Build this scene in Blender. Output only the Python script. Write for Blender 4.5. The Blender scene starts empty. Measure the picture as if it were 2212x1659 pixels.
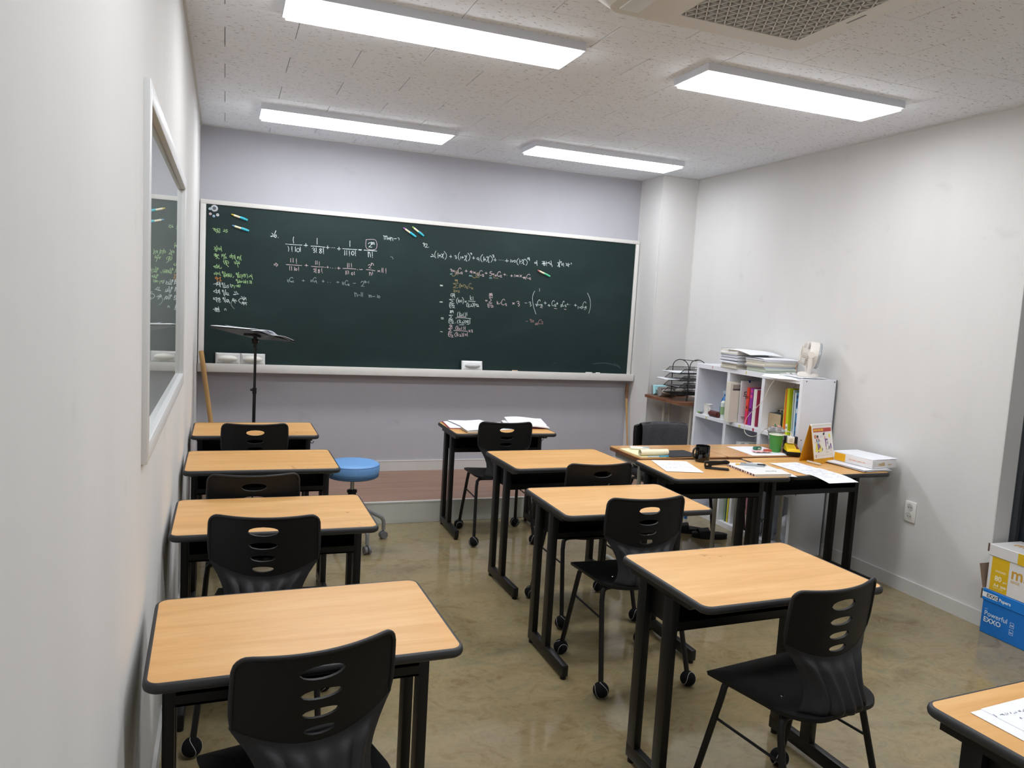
import bpy, bmesh, math, random
from mathutils import Matrix, Vector
random.seed(7)
SC = bpy.context.scene
COL = SC.collection
PI = math.pi

# ------------------------------------------------------------------ camera
cam_d = bpy.data.cameras.new('camera')
cam = bpy.data.objects.new('camera', cam_d)
COL.objects.link(cam)
CAM_POS = Vector((0.1861, 0.0, 1.5682))
YAW, PITCH, ROLL, FPX = 0.3640, -0.1011, 0.0577, 1646.78
_f = Vector((math.sin(YAW) * math.cos(PITCH), math.cos(YAW) * math.cos(PITCH), math.sin(PITCH)))
_r = Vector((math.cos(YAW), -math.sin(YAW), 0.0))
_u = _r.cross(_f)
_r2 = _r * math.cos(ROLL) + _u * math.sin(ROLL)
_u2 = _u * math.cos(ROLL) - _r * math.sin(ROLL)
cam.matrix_world = Matrix(((_r2.x, _u2.x, -_f.x, CAM_POS.x), (_r2.y, _u2.y, -_f.y, CAM_POS.y),
                           (_r2.z, _u2.z, -_f.z, CAM_POS.z), (0, 0, 0, 1)))
cam_d.sensor_fit = 'HORIZONTAL'
cam_d.sensor_width = 36.0
cam_d.lens = FPX / 2212.0 * 36.0
cam_d.clip_start = 0.02
SC.camera = cam

# ------------------------------------------------------------------ world, exposure
w = bpy.data.worlds.new('world')
SC.world = w
w.use_nodes = True
w.node_tree.nodes['Background'].inputs[0].default_value = (0.6, 0.65, 0.7, 1)
w.node_tree.nodes['Background'].inputs[1].default_value = 0.05
SC.view_settings.view_transform = 'Standard'
SC.view_settings.look = 'None'
SC.view_settings.exposure = 0.0
SC.view_settings.gamma = 1.0
SC.view_settings.use_curve_mapping = False
SC.cycles.max_bounces = 6
SC.cycles.diffuse_bounces = 4
SC.cycles.glossy_bounces = 2
SC.cycles.transmission_bounces = 4
SC.cycles.caustics_reflective = False
SC.cycles.use_light_tree = False
SC.cycles.caustics_refractive = False
LAMP = 20.5          # radiance of the ceiling light diffusers

# ------------------------------------------------------------------ room measures (metres)
ZC, YF, XR = 2.76, 6.168, 4.033
PX, PY = 3.677, 5.809          # corner column
YB = -0.95                     # back wall
PZ, PYF = 0.155, 5.183         # teaching platform
YD0, YD1, XD = 1.80, 2.785, 4.165   # door recess in the right wall
WY0, WY1, WZ0, WZ1 = 2.05, 3.84, 1.126, 2.055   # window in the left wall

# ------------------------------------------------------------------ helpers
def lin(c):
    if isinstance(c, str):
        c = c.lstrip('#')
        c = tuple(int(c[i:i + 2], 16) / 255 for i in (0, 2, 4))
    return tuple((v / 12.92 if v <= 0.04045 else ((v + 0.055) / 1.055) ** 2.4) for v in c) + (1.0,)

def obj(name, bm, mat=None, parent=None, sharp=35, loc=None, rot=None):
    me = bpy.data.meshes.new(name)
    if isinstance(bm, bmesh.types.BMesh):
        bm.normal_update()
        bm.to_mesh(me)
        bm.free()
    for p in me.polygons:
        p.use_smooth = True
    me.set_sharp_from_angle(angle=math.radians(sharp))
    for m in (mat if isinstance(mat, (list, tuple)) else [mat]):
        if m is not None:
            me.materials.append(m)
    return inst(name, me, parent, loc, rot)

def inst(name, me, parent=None, loc=None, rot=None):
    o = bpy.data.objects.new(name, me)
    COL.objects.link(o)
    if parent is not None:
        o.parent = parent
    if loc is not None:
        o.location = loc
    if rot is not None:
        o.rotation_euler = rot if isinstance(rot, (tuple, list, Vector)) else (0, 0, rot)
    return o

def tag(o, label, cat, group=None):
    o['label'] = label
    o['category'] = cat
    if group:
        o['group'] = group
    return o

def thing(name, label, cat, loc=(0, 0, 0), rz=0, group=None):
    o = bpy.data.objects.new(name, None)
    COL.objects.link(o)
    o.empty_display_size = 0.1
    o.location = loc
    o.rotation_euler = (0, 0, rz) if not isinstance(rz, (tuple, list)) else rz
    return tag(o, label, cat, group)

def struct(name, bm, mat, parent=None, label=None):
    o = obj(name, bm, mat, parent)
    if parent is None:
        o['kind'] = 'structure'
    if label:
        o['label'] = label
    return o

def dup(root, label, loc, rz, group=None):
    r = root.copy(); COL.objects.link(r)
    r.location = loc; r.rotation_euler = (0, 0, rz); r['label'] = label
    if group: r['group'] = group
    for ch in list(root.children):
        c = ch.copy(); COL.objects.link(c); c.parent = r
        for g in list(ch.children):
            d = g.copy(); COL.objects.link(d); d.parent = c
    return r

def B():
    return bmesh.new()

def box(bm, x0, x1, y0, y1, z0, z1, M=None, mi=0):
    vs = [bm.verts.new((x, y, z)) for z in (z0, z1) for y in (y0, y1) for x in (x0, x1)]
    if M is not None:
        for v in vs: v.co = M @ v.co
    fs = []
    for f in ((0, 2, 3, 1), (4, 5, 7, 6), (0, 1, 5, 4), (2, 6, 7, 3), (0, 4, 6, 2), (1, 3, 7, 5)):
        nf = bm.faces.new([vs[i] for i in f]); nf.material_index = mi; fs.append(nf)
    return vs, fs

def merge(bm, other, M=None, mi=None):
    me = bpy.data.meshes.new('tmp')
    other.to_mesh(me); other.free()
    if M is not None: me.transform(M)
    n0 = len(bm.faces)
    bm.from_mesh(me)
    bpy.data.meshes.remove(me)
    if mi is not None:
        bm.faces.ensure_lookup_table()
        for f in bm.faces[n0:]: f.material_index = mi

def rbox(bm, x0, x1, y0, y1, z0, z1, r=0.003, seg=2, M=None, mi=0):
    t = B()
    box(t, x0, x1, y0, y1, z0, z1)
    r = min(r, 0.49 * min(x1 - x0, y1 - y0, z1 - z0))
    bmesh.ops.bevel(t, geom=list(t.edges), offset=r, segments=seg, affect='EDGES', profile=0.5)
    merge(bm, t, M, mi)

def frame_of(d):
    d = Vector(d).normalized()
    a = Vector((0, 0, 1)) if abs(d.z) < 0.95 else Vector((1, 0, 0))
    u = d.cross(a).normalized()
    return u, d.cross(u).normalized(), d

def tube(bm, pts, r, n=10, closed=False, cap=True, mi=0, ref=None):
    pts = [Vector(p) for p in pts]
    m = len(pts)
    rs = r if isinstance(r, (list, tuple)) else [r] * m
    rings = []
    pu = None
    for i, p in enumerate(pts):
        if closed:
            d = pts[(i + 1) % m] - pts[i - 1]
        else:
            d = pts[min(i + 1, m - 1)] - pts[max(i - 1, 0)]
        if d.length < 1e-9: d = Vector((0, 0, 1))
        u, v, d = frame_of(d)
        if pu is not None:
            u2 = pu - d * pu.dot(d)
            if u2.length > 1e-6:
                u = u2.normalized(); v = d.cross(u)
        pu = u
        rings.append([bm.verts.new(p + (u * math.cos(2 * PI * k / n) + v * math.sin(2 * PI * k / n)) * rs[i]) for k in range(n)])
    for i in range(m if closed else m - 1):
        a, b = rings[i], rings[(i + 1) % m]
        for k in range(n):
            f = bm.faces.new((a[k], a[(k + 1) % n], b[(k + 1) % n], b[k])); f.material_index = mi
    if cap and not closed:
        for rg, rev in ((rings[0], True), (rings[-1], False)):
            f = bm.faces.new(list(reversed(rg)) if rev else rg); f.material_index = mi

def cyl(bm, p0, p1, r0, r1=None, n=20, mi=0):
    tube(bm, [p0, p1], [r0, r0 if r1 is None else r1], n, mi=mi)

def lathe(bm, prof, n=28, M=None, mi=0, cap=True):
    rings = []
    for r, z in prof:
        rings.append([bm.verts.new((r * math.cos(2 * PI * k / n), r * math.sin(2 * PI * k / n), z)) for k in range(n)])
    vs = [v for rg in rings for v in rg]
    for a, b in zip(rings, rings[1:]):
        for k in range(n):
            f = bm.faces.new((a[k], a[(k + 1) % n], b[(k + 1) % n], b[k])); f.material_index = mi
    if cap:
        if prof[0][0] > 1e-5: bm.faces.new(list(reversed(rings[0]))).material_index = mi
        if prof[-1][0] > 1e-5: bm.faces.new(rings[-1]).material_index = mi
    if M is not None:
        for v in vs: v.co = M @ v.co

def prism(bm, outline, z0, z1, M=None, mi=0):
    a = [bm.verts.new((x, y, z0)) for x, y in outline]
    b = [bm.verts.new((x, y, z1)) for x, y in outline]
    n = len(a)
    fs = [bm.faces.new(list(reversed(a))), bm.faces.new(b)]
    for k in range(n):
        fs.append(bm.faces.new((a[k], a[(k + 1) % n], b[(k + 1) % n], b[k])))
    for f in fs: f.material_index = mi
    if M is not None:
        for v in a + b: v.co = M @ v.co

def rrect(x0, x1, y0, y1, r, seg=6):
    out = []
    for cx, cy, a0 in ((x1 - r, y1 - r, 0), (x0 + r, y1 - r, 90), (x0 + r, y0 + r, 180), (x1 - r, y0 + r, 270)):
        for k in range(seg + 1):
            a = math.radians(a0 + 90 * k / seg)
            out.append((cx + r * math.cos(a), cy + r * math.sin(a)))
    return out

def sphere(bm, c, r, sx=1, sy=1, sz=1, u=16, v=10, M=None, mi=0):
    t = B()
    bmesh.ops.create_uvsphere(t, u_segments=u, v_segments=v, radius=r)
    T = Matrix.Translation(c) @ Matrix.Diagonal((sx, sy, sz, 1))
    if M is not None: T = M @ T
    merge(bm, t, T, mi)

def grid(bm, fn, nu, nv, mi=0, thick=None):
    """surface fn(u,v) over the unit square"""
    vs = [[bm.verts.new(fn(i / nu, j / nv)) for i in range(nu + 1)] for j in range(nv + 1)]
    for j in range(nv):
        for i in range(nu):
            bm.faces.new((vs[j][i], vs[j][i + 1], vs[j + 1][i + 1], vs[j + 1][i])).material_index = mi

def solidify(bm, t):
    bm.normal_update()
    bmesh.ops.solidify(bm, geom=list(bm.faces), thickness=t)

def sheet(bm, x0, x1, y0, y1, z, t=0.0006, bend=None, M=None, nx=6, ny=6, mi=0):
    """a sheet of paper, optionally bent by bend(u,v)->dz"""
    b2 = B()
    def f(u, v):
        return Vector((x0 + (x1 - x0) * u, y0 + (y1 - y0) * v, z + (bend(u, v) if bend else 0)))
    grid(b2, f, nx if bend else 1, ny if bend else 1)
    solidify(b2, -t)
    merge(bm, b2, M, mi)

def text_bm(s, size=0.02, bold=0.0, align='LEFT', M=None, space=1.0, shear=0.0):
    cu = bpy.data.curves.new('txt', 'FONT')
    cu.body = s; cu.size = size; cu.align_x = align; cu.offset = bold; cu.space_character = space; cu.shear = shear
    cu.resolution_u = 3
    o = bpy.data.objects.new('txt', cu)
    COL.objects.link(o)
    dg = bpy.context.evaluated_depsgraph_get()
    me = bpy.data.meshes.new_from_object(o.evaluated_get(dg))
    COL.objects.unlink(o); bpy.data.objects.remove(o); bpy.data.curves.remove(cu)
    if M is not None: me.transform(M)
    bm = B(); bm.from_mesh(me); bpy.data.meshes.remove(me)
    return bm

def axes(o, x, y):
    """matrix with origin o, x axis and y axis directions"""
    x = Vector(x).normalized(); y = Vector(y).normalized(); z = x.cross(y)
    return Matrix(((x.x, y.x, z.x, o[0]), (x.y, y.y, z.y, o[1]), (x.z, y.z, z.z, o[2]), (0, 0, 0, 1)))

def RZ(a): return Matrix.Rotation(a, 4, 'Z')
def RX(a): return Matrix.Rotation(a, 4, 'X')
def RY(a): return Matrix.Rotation(a, 4, 'Y')
def T(*p): return Matrix.Translation(p if len(p) == 3 else p[0])

# ------------------------------------------------------------------ materials
MATS = {}
class NT:
    def __init__(s, m): s.t = m.node_tree; s.n = s.t.nodes; s.l = s.t.links
    def new(s, t, **kw):
        nd = s.n.new(t)
        for k, v in kw.items(): setattr(nd, k, v)
        return nd
    def link(s, a, b): s.l.new(a, b)
    def noise(s, vec, scale, detail=4, rough=0.5, dist=0.0):
        nd = s.new('ShaderNodeTexNoise'); nd.inputs['Scale'].default_value = scale
        nd.inputs['Detail'].default_value = detail; nd.inputs['Roughness'].default_value = rough
        nd.inputs['Distortion'].default_value = dist
        if vec is not None: s.link(vec, nd.inputs['Vector'])
        return nd
    def ramp(s, fac, stops, interp='LINEAR'):
        nd = s.new('ShaderNodeValToRGB'); nd.color_ramp.interpolation = interp
        cr = nd.color_ramp
        while len(cr.elements) < len(stops): cr.elements.new(0.5)
        for e, (p, c) in zip(cr.elements, stops): e.position = p; e.color = c
        s.link(fac, nd.inputs[0]); return nd
    def mapping(s, vec, scale=(1, 1, 1), rot=(0, 0, 0), loc=(0, 0, 0)):
        nd = s.new('ShaderNodeMapping'); nd.inputs['Scale'].default_value = scale
        nd.inputs['Rotation'].default_value = rot; nd.inputs['Location'].default_value = loc
        s.link(vec, nd.inputs['Vector']); return nd
    def mix(s, fac, a, b, mode='MIX'):
        nd = s.new('ShaderNodeMix', data_type='RGBA', blend_type=mode)
        for sock, v in ((nd.inputs[0], fac), (nd.inputs[6], a), (nd.inputs[7], b)):
            if hasattr(v, 'is_linked') or hasattr(v, 'links'): s.link(v, sock)
            else: sock.default_value = v
        return nd.outputs[2]
    def bump(s, h, strength, dist=0.001):
        nd = s.new('ShaderNodeBump'); nd.inputs['Strength'].default_value = strength
        nd.inputs['Distance'].default_value = dist; s.link(h, nd.inputs['Height']); return nd

def mat(name, col='#808080', rough=0.5, metal=0.0, spec=0.5, **kw):
    if name in MATS: return MATS[name]
    m = bpy.data.materials.new(name); m.use_nodes = True
    b = m.node_tree.nodes['Principled BSDF']
    b.inputs['Base Color'].default_value = lin(col)
    b.inputs['Roughness'].default_value = rough
    b.inputs['Metallic'].default_value = metal
    b.inputs['Specular IOR Level'].default_value = spec
    for k, v in kw.items(): b.inputs[k.replace('_', ' ')].default_value = v
    MATS[name] = m
    return m

def grain(name, col, amount=0.06, scale=60, rough=0.5, bump=0.0, spec=0.5, metal=0.0):
    """plain colour with a light procedural mottling"""
    if name in MATS: return MATS[name]
    m = mat(name, col, rough, metal, spec); t = NT(m); b = t.n['Principled BSDF']
    tc = t.new('ShaderNodeTexCoord')
    n = t.noise(tc.outputs['Object'], scale, 3)
    c = lin(col)
    d = tuple(v * (1 - amount) for v in c[:3]) + (1,); e = tuple(min(1, v * (1 + amount)) for v in c[:3]) + (1,)
    r = t.ramp(n.outputs[0], [(0.3, d), (0.7, e)])
    t.link(r.outputs[0], b.inputs['Base Color'])
    if bump:
        bp_ = t.bump(n.outputs[0], bump); t.link(bp_.outputs[0], b.inputs['Normal'])
    return m

def wall_mat(name, col, stain=0.05, weave=0.25):
    m = mat(name, col, 0.75, spec=0.25); t = NT(m); b = t.n['Principled BSDF']
    g = t.new('ShaderNodeNewGeometry')
    big = t.noise(g.outputs['Position'], 0.9, 2, 0.6)
    c = lin(col)
    r = t.ramp(big.outputs[0], [(0.3, tuple(v * (1 - stain) for v in c[:3]) + (1,)), (0.7, c)])
    fx = t.noise(t.mapping(g.outputs['Position'], (420, 420, 30)).outputs[0], 1, 0)
    fy = t.noise(t.mapping(g.outputs['Position'], (30, 30, 420)).outputs[0], 1, 0)
    add = t.new('ShaderNodeMath', operation='ADD'); t.link(fx.outputs[0], add.inputs[0]); t.link(fy.outputs[0], add.inputs[1])
    wv = t.ramp(add.outputs[0], [(0.42, (0.9, 0.9, 0.9, 1)), (0.58, (1, 1, 1, 1))])
    col2 = t.mix(0.5, r.outputs[0], wv.outputs[0], 'MULTIPLY')
    st = t.noise(t.mapping(g.outputs['Position'], (5, 5, 0.9)).outputs[0], 1.0, 2, 0.6)
    rs = t.ramp(st.outputs[0], [(0.3, (0.955, 0.955, 0.955, 1)), (0.65, (1, 1, 1, 1))])
    col2 = t.mix(0.6, col2, rs.outputs[0], 'MULTIPLY')
    sm = t.noise(t.mapping(g.outputs['Position'], (5, 5, 6)).outputs[0], 1.0, 2, 0.55)
    r3 = t.ramp(sm.outputs[0], [(0.67, (1, 1, 1, 1)), (0.78, (0.88, 0.875, 0.87, 1))])
    col2 = t.mix(0.7, col2, r3.outputs[0], 'MULTIPLY')
    t.link(col2, b.inputs['Base Color'])
    return m

M_wall = wall_mat('wall_paper_white', '#dad9d7')
M_front = wall_mat('wall_paper_lilac_grey', '#b3b3b9', 0.03)
M_trim = grain('trim_white', '#d2d2cf', 0.02, 8, 0.45)
M_board_frame = grain('board_frame_white', '#d9d7d2', 0.02, 10, 0.4)
M_black_metal = grain('black_powder_metal', '#0e0e0f', 0.15, 300, 0.42, 0.15, 0.4)
M_black_plastic = grain('black_plastic', '#0d0d0e', 0.12, 400, 0.5, 0.25, 0.32)
M_black_plastic2 = grain('charcoal_plastic', '#202023', 0.12, 400, 0.5, 0.25, 0.4)
M_edge = grain('black_edge_band', '#2b2b2d', 0.1, 300, 0.5, 0.15)
M_paper = grain('paper_white', '#eceef3', 0.015, 20, 0.7)
M_paper2 = grain('paper_cream', '#e6e2d6', 0.02, 20, 0.7)
M_white_plastic = mat('white_plastic', '#e9e7e2', 0.35)
M_chrome = mat('chrome', '#c9c9cc', 0.18, 1.0)
M_steel = grain('grey_steel', '#9a9da0', 0.04, 100, 0.35, 0, 0.5, 0.6)
M_white_melamine = grain('white_melamine', '#e6e8ee', 0.015, 6, 0.35)

def glass_mat(name, col='#ffffff', rough=0.0):
    return mat(name, col, rough, Transmission_Weight=0.6, IOR=1.28)
M_glass = glass_mat('window_glass', '#cfdad6')

def floor_mat():
    m = mat('polished_epoxy_floor', '#86765a', 0.16, spec=0.5); t = NT(m); b = t.n['Principled BSDF']
    g = t.new('ShaderNodeNewGeometry')
    v = t.mapping(g.outputs['Position'], (1.0, 1.35, 1), (0, 0, 0.5))
    n1 = t.noise(v.outputs[0], 1.5, 5, 0.62, 0.9)
    n2 = t.noise(v.outputs[0], 6.0, 5, 0.7, 1.6)
    n3 = t.noise(g.outputs['Position'], 45, 3, 0.6)
    r1 = t.ramp(n1.outputs[0], [(0.28, lin('#5f553f')), (0.42, lin('#85795b')), (0.55, lin('#978765')), (0.70, lin('#735f3f'))])
    r2 = t.ramp(n2.outputs[0], [(0.3, lin('#77745f')), (0.5, lin('#998a67')), (0.72, lin('#6f5738'))])
    c = t.mix(0.5, r1.outputs[0], r2.outputs[0])
    r3 = t.ramp(n3.outputs[0], [(0.3, (0.9, 0.9, 0.9, 1)), (0.7, (1.06, 1.06, 1.06, 1))])
    c = t.mix(0.6, c, r3.outputs[0], 'MULTIPLY')
    # scattered dark scuffs
    sc = t.noise(t.mapping(g.outputs['Position'], (3, 9, 1), (0, 0, 0.4)).outputs[0], 4, 2)
    rs = t.ramp(sc.outputs[0], [(0.70, (1, 1, 1, 1)), (0.76, (0.8, 0.79, 0.78, 1))])
    c = t.mix(0.6, c, rs.outputs[0], 'MULTIPLY')
    t.link(c, b.inputs['Base Color'])
    rr = t.new('ShaderNodeMapRange'); rr.inputs['To Min'].default_value = 0.05; rr.inputs['To Max'].default_value = 0.14
    t.link(n2.outputs[0], rr.inputs[0]); t.link(rr.outputs[0], b.inputs['Roughness'])
    nb = t.noise(v.outputs[0], 2.5, 1, 0.5)
    bp_ = t.bump(nb.outputs[0], 0.05, 0.004); t.link(bp_.outputs[0], b.inputs['Normal'])
    return m
M_floor = floor_mat()

def wood_mat(name, c0, c1, c2, rough=0.35, scale=1.0, specks=False, axis='x'):
    m = mat(name, c1, rough); t = NT(m); b = t.n['Principled BSDF']
    tc = t.new('ShaderNodeTexCoord'); oi = t.new('ShaderNodeObjectInfo')
    off = t.new('ShaderNodeVectorMath', operation='SCALE'); off.inputs[0].default_value = (7.3, 5.1, 3.7)
    t.link(oi.outputs['Random'], off.inputs['Scale'])
    ad = t.new('ShaderNodeVectorMath', operation='ADD'); t.link(tc.outputs['Object'], ad.inputs[0]); t.link(off.outputs[0], ad.inputs[1])
    s = (1.6, 16, 16) if axis == 'x' else ((16, 1.6, 16) if axis == 'y' else (16, 16, 1.6))
    mp = t.mapping(ad.outputs[0], tuple(k * scale for k in s))
    n = t.noise(mp.outputs[0], 1.0, 6, 0.6, 0.5)
    fine = t.noise(t.mapping(ad.outputs[0], tuple(k * scale * 8 for k in s)).outputs[0], 1.0, 3, 0.5)
    r = t.ramp(n.outputs[0], [(0.28, lin(c0)), (0.5, lin(c1)), (0.72, lin(c2))])
    rf = t.ramp(fine.outputs[0], [(0.35, (0.94, 0.94, 0.94, 1)), (0.6, (1, 1, 1, 1))])
    c = t.mix(0.8, r.outputs[0], rf.outputs[0], 'MULTIPLY')
    if specks:
        sp = t.noise(ad.outputs[0], 38, 1, 0.5)
        zone = t.noise(ad.outputs[0], 3.2, 1, 0.5)
        mul = t.new('ShaderNodeMath', operation='MULTIPLY'); t.link(sp.outputs[0], mul.inputs[0]); t.link(zone.outputs[0], mul.inputs[1])
        rs = t.ramp(mul.outputs[0], [(0.475, (1, 1, 1, 1)), (0.5, (0.72, 0.66, 0.6, 1))])
        c = t.mix(1.0, c, rs.outputs[0], 'MULTIPLY')
    t.link(c, b.inputs['Base Color'])
    return m
M_desk = wood_mat('maple_laminate', '#cf9a58', '#dba868', '#e4b679', 0.38, 1.0, True)
M_table = wood_mat('glossy_beech_laminate', '#c8925a', '#d6a369', '#deb077', 0.12, 0.9)
M_brown_edge = wood_mat('brown_table_edge', '#6b4630', '#7b5238', '#8a5f43', 0.4)
M_pole = wood_mat('pole_wood', '#a9824f', '#bb945e', '#c8a26c', 0.5, 2.0, axis='z')
M_stage = wood_mat('stage_vinyl_wood', '#7d6152', '#8f7060', '#9c7d6c', 0.45, 1.3)

def tile_mat():
    m = mat('mineral_fibre_tile', '#dcd8d3', 0.85, spec=0.2); t = NT(m); b = t.n['Principled BSDF']
    g = t.new('ShaderNodeNewGeometry')
    base = t.noise(g.outputs['Position'], 0.7, 3)
    rb = t.ramp(base.outputs[0], [(0.3, lin('#e9edf3')), (0.7, lin('#eff3f9'))])
    wob = t.noise(g.outputs['Position'], 25, 2)
    vm = t.new('ShaderNodeVectorMath', operation='SCALE'); vm.inputs['Scale'].default_value = 0.02; t.link(wob.outputs['Color'], vm.inputs[0])
    ad = t.new('ShaderNodeVectorMath', operation='ADD'); t.link(g.outputs['Position'], ad.inputs[0]); t.link(vm.outputs[0], ad.inputs[1])
    n = t.noise(t.mapping(ad.outputs[0], (34, 150, 1)).outputs[0], 1.0, 1.0, 0.4)
    r = t.ramp(n.outputs[0], [(0.28, (0.45, 0.42, 0.40, 1)), (0.325, (1, 1, 1, 1))])
    n2 = t.noise(t.mapping(ad.outputs[0], (120, 120, 1)).outputs[0], 1.0, 1.0, 0.4)
    r2 = t.ramp(n2.outputs[0], [(0.235, (0.45, 0.42, 0.4, 1)), (0.27, (1, 1, 1, 1))])
    c = t.mix(1.0, rb.outputs[0], r.outputs[0], 'MULTIPLY'); c = t.mix(1.0, c, r2.outputs[0], 'MULTIPLY')
    t.link(c, b.inputs['Base Color'])
    return m
M_tile = tile_mat()

def emit_mat(name, col, s):
    m = bpy.data.materials.new(name); m.use_nodes = True
    b = m.node_tree.nodes['Principled BSDF']
    b.inputs['Base Color'].default_value = (0.9, 0.9, 0.9, 1)
    b.inputs['Emission Color'].default_value = lin(col); b.inputs['Emission Strength'].default_value = s
    return m
M_lamp = emit_mat('light_diffuser', '#f7faff', LAMP)

# ================================================================== STRUCTURE
bm = B(); box(bm, -0.12, XR + 0.4, YB - 0.1, YF + 0.1, -0.1, 0.0)
struct('floor', bm, M_floor, label='polished olive brown epoxy floor')

# ceiling slab with mineral tiles laid in running bond
bm = B(); box(bm, -0.12, XR + 0.4, YB - 0.1, YF + 0.1, ZC + 0.008, ZC + 0.1)
ceiling = struct('ceiling', bm, grain('ceiling_joint', '#8d8984', 0.03), label='white mineral tile ceiling')
TX, TY, X0, Y0 = 0.622, 0.301, 0.164, 3.882
tile_cache = {}
def tile(x0, x1, y0, y1):
    key = (round(x1 - x0, 3), round(y1 - y0, 3))
    if key not in tile_cache:
        t = B(); a, b2 = key
        rbox(t, -a / 2 + 0.0016, a / 2 - 0.0016, -b2 / 2 + 0.0006, b2 / 2 - 0.0006, 0, 0.012, 0.0018, 1)
        me = bpy.data.meshes.new('ceiling_tile'); t.to_mesh(me); t.free(); me.materials.append(M_tile)
        tile_cache[key] = me
    inst('ceiling_tile', tile_cache[key], ceiling, ((x0 + x1) / 2, (y0 + y1) / 2, ZC))
j0 = int(math.floor((YB - Y0) / TY))
for j in range(j0, 9):
    ya, yb = Y0 + j * TY, Y0 + (j + 1) * TY
    ya, yb = max(ya, YB), min(yb, YF)
    if yb - ya < 0.02: continue
    xs = X0 + (0 if j % 2 == 0 else TX / 2) - TX
    k = 0
    while xs + k * TX < XR:
        xa, xb = max(xs + k * TX, 0), min(xs + (k + 1) * TX, XR)
        if xb - xa > 0.02: tile(xa, xb, ya, yb)
        k += 1

# left wall with the window opening
bm = B()
box(bm, -0.12, 0, YB, WY0 + 0.02, 0, ZC); box(bm, -0.12, 0, WY1 - 0.02, YF, 0, ZC)
box(bm, -0.12, 0, WY0 + 0.02, WY1 - 0.02, 0, WZ0 + 0.02); box(bm, -0.12, 0, WY0 + 0.02, WY1 - 0.02, WZ1 - 0.02, ZC)
struct('wall_left', bm, M_wall, label='white papered wall along the left')
bm = B(); box(bm, 0, XR, YF, YF + 0.1, 0, ZC); struct('wall_front', bm, M_front, label='lilac grey papered wall behind the chalkboard')
bm = B(); box(bm, -0.12, XR + 0.3, YB - 0.1, YB, 0, ZC); struct('wall_back', bm, M_wall)
bm = B()
box(bm, XR, XR + 0.12, YD1, YF, 0, ZC); box(bm, XR, XR + 0.12, YB, YD0, 0, ZC)
box(bm, XD, XD + 0.05, YD0, YD1, 2.25, ZC)
box(bm, XR, XD, YD0, YD1, 2.3, ZC)
struct('wall_right', bm, M_wall, label='white papered wall along the right')
bm = B(); box(bm, PX, XR, PY, YF, 0, ZC); struct('wall_column', bm, M_wall, label='white papered column in the corner')
# corner beads
bm = B()
cyl(bm, (PX, PY, 0.16), (PX, PY, ZC), 0.004, n=8); cyl(bm, (XR - .001, PY - .001, 0.16), (XR - .001, PY - .001, ZC), 0.004, n=8)
cyl(bm, (PX - .001, YF - .001, 0.16), (PX - .001, YF - .001, ZC), 0.003, n=8)
cyl(bm, (XR, YD1, 0.0), (XR, YD1, 2.3), 0.004, n=8)
struct('trim_1', bm, M_trim)
# ceiling edge moulding
bm = B()
box(bm, 0, 0.012, YB, YF, ZC - 0.012, ZC); box(bm, XR - 0.008, XR, YB, PY, ZC - 0.008, ZC)
box(bm, 0, PX, YF - 0.006, YF, ZC - 0.006, ZC); box(bm, PX, XR, PY - .006, PY, ZC - .006, ZC)
struct('trim_2', bm, M_trim)

# door recess on the right with a dark door
bm = B(); box(bm, XD + 0.02, XD + 0.06, YD0, YD1 - 0.02, 0, 2.25)
door = struct('door_1', bm, mat('dark_door', '#1c2227', 0.3), label='dark door in the recess of the right wall')
bm = B(); box(bm, XD - 0.005, XD + 0.05, YD1 - 0.03, YD1, 0, 2.28); box(bm, XD - 0.005, XD + 0.05, YD0, YD0 + 0.03, 0, 2.28); box(bm, XD - .005, XD + .05, YD0, YD1, 2.25, 2.3)
obj('door_frame', bm, mat('door_frame_dark', '#3a3d42', 0.4), door)
bm = B(); tube(bm, [(XD + .02, 1.95, 1.0), (XD - .03, 1.95, 1.0), (XD - .03, 2.07, 1.0)], 0.009)
obj('door_handle', bm, M_chrome, door)

# platform
bm = B(); box(bm, 0, XR, PYF, YF, 0, PZ - 0.004)
plat = struct('floor_platform', bm, grain('platform_riser_grey', '#ced0ca', 0.03, 5, 0.45, 0.05), label='low teaching platform with grey riser and brown vinyl top')
bm = B(); box(bm, 0, XR, PYF + 0.012, YF, PZ - 0.004, PZ)
obj('platform_top', bm, M_stage, plat)
bm = B(); rbox(bm, 0, XR, PYF - 0.004, PYF + 0.014, PZ - 0.012, PZ + 0.003, 0.003)
obj('edge_trim', bm, M_trim, plat)

# baseboards
def baseboard(name, segs, z0, h):
    bm = B()
    for (x0, x1, y0, y1) in segs:
        box(bm, x0, x1, y0, y1, z0, z0 + h - 0.006)
        e = 0.004
        box(bm, x0 + (0 if x1 - x0 > .1 else 0), x1, y0, y1, z0 + h - 0.006, z0 + h)
    return struct(name, bm, M_trim)
baseboard('baseboard_front', [(0, PX, YF - 0.012, YF), (PX - 0.012, PX, PY - .012, YF - .012), (PX, XR, PY - .012, PY)], PZ, 0.086)
baseboard('baseboard_right', [(XR - 0.012, XR, YD1, PYF), (XR - .012, XR, YB, YD0), (XR, XD, YD1 - 0.012, YD1)], 0, 0.082)
baseboard('baseboard_left', [(0, 0.012, YB, PYF)], 0, 0.082)
bm = B()
for (x0, x1, y0, y1) in [(0, PX - .012, YF - 0.014, YF - .012)]: box(bm, x0, x1, y0, y1, PZ + .08, PZ + 0.088)
struct('trim_3', bm, mat('trim_highlight', '#e4e2dd', .35))

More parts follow.
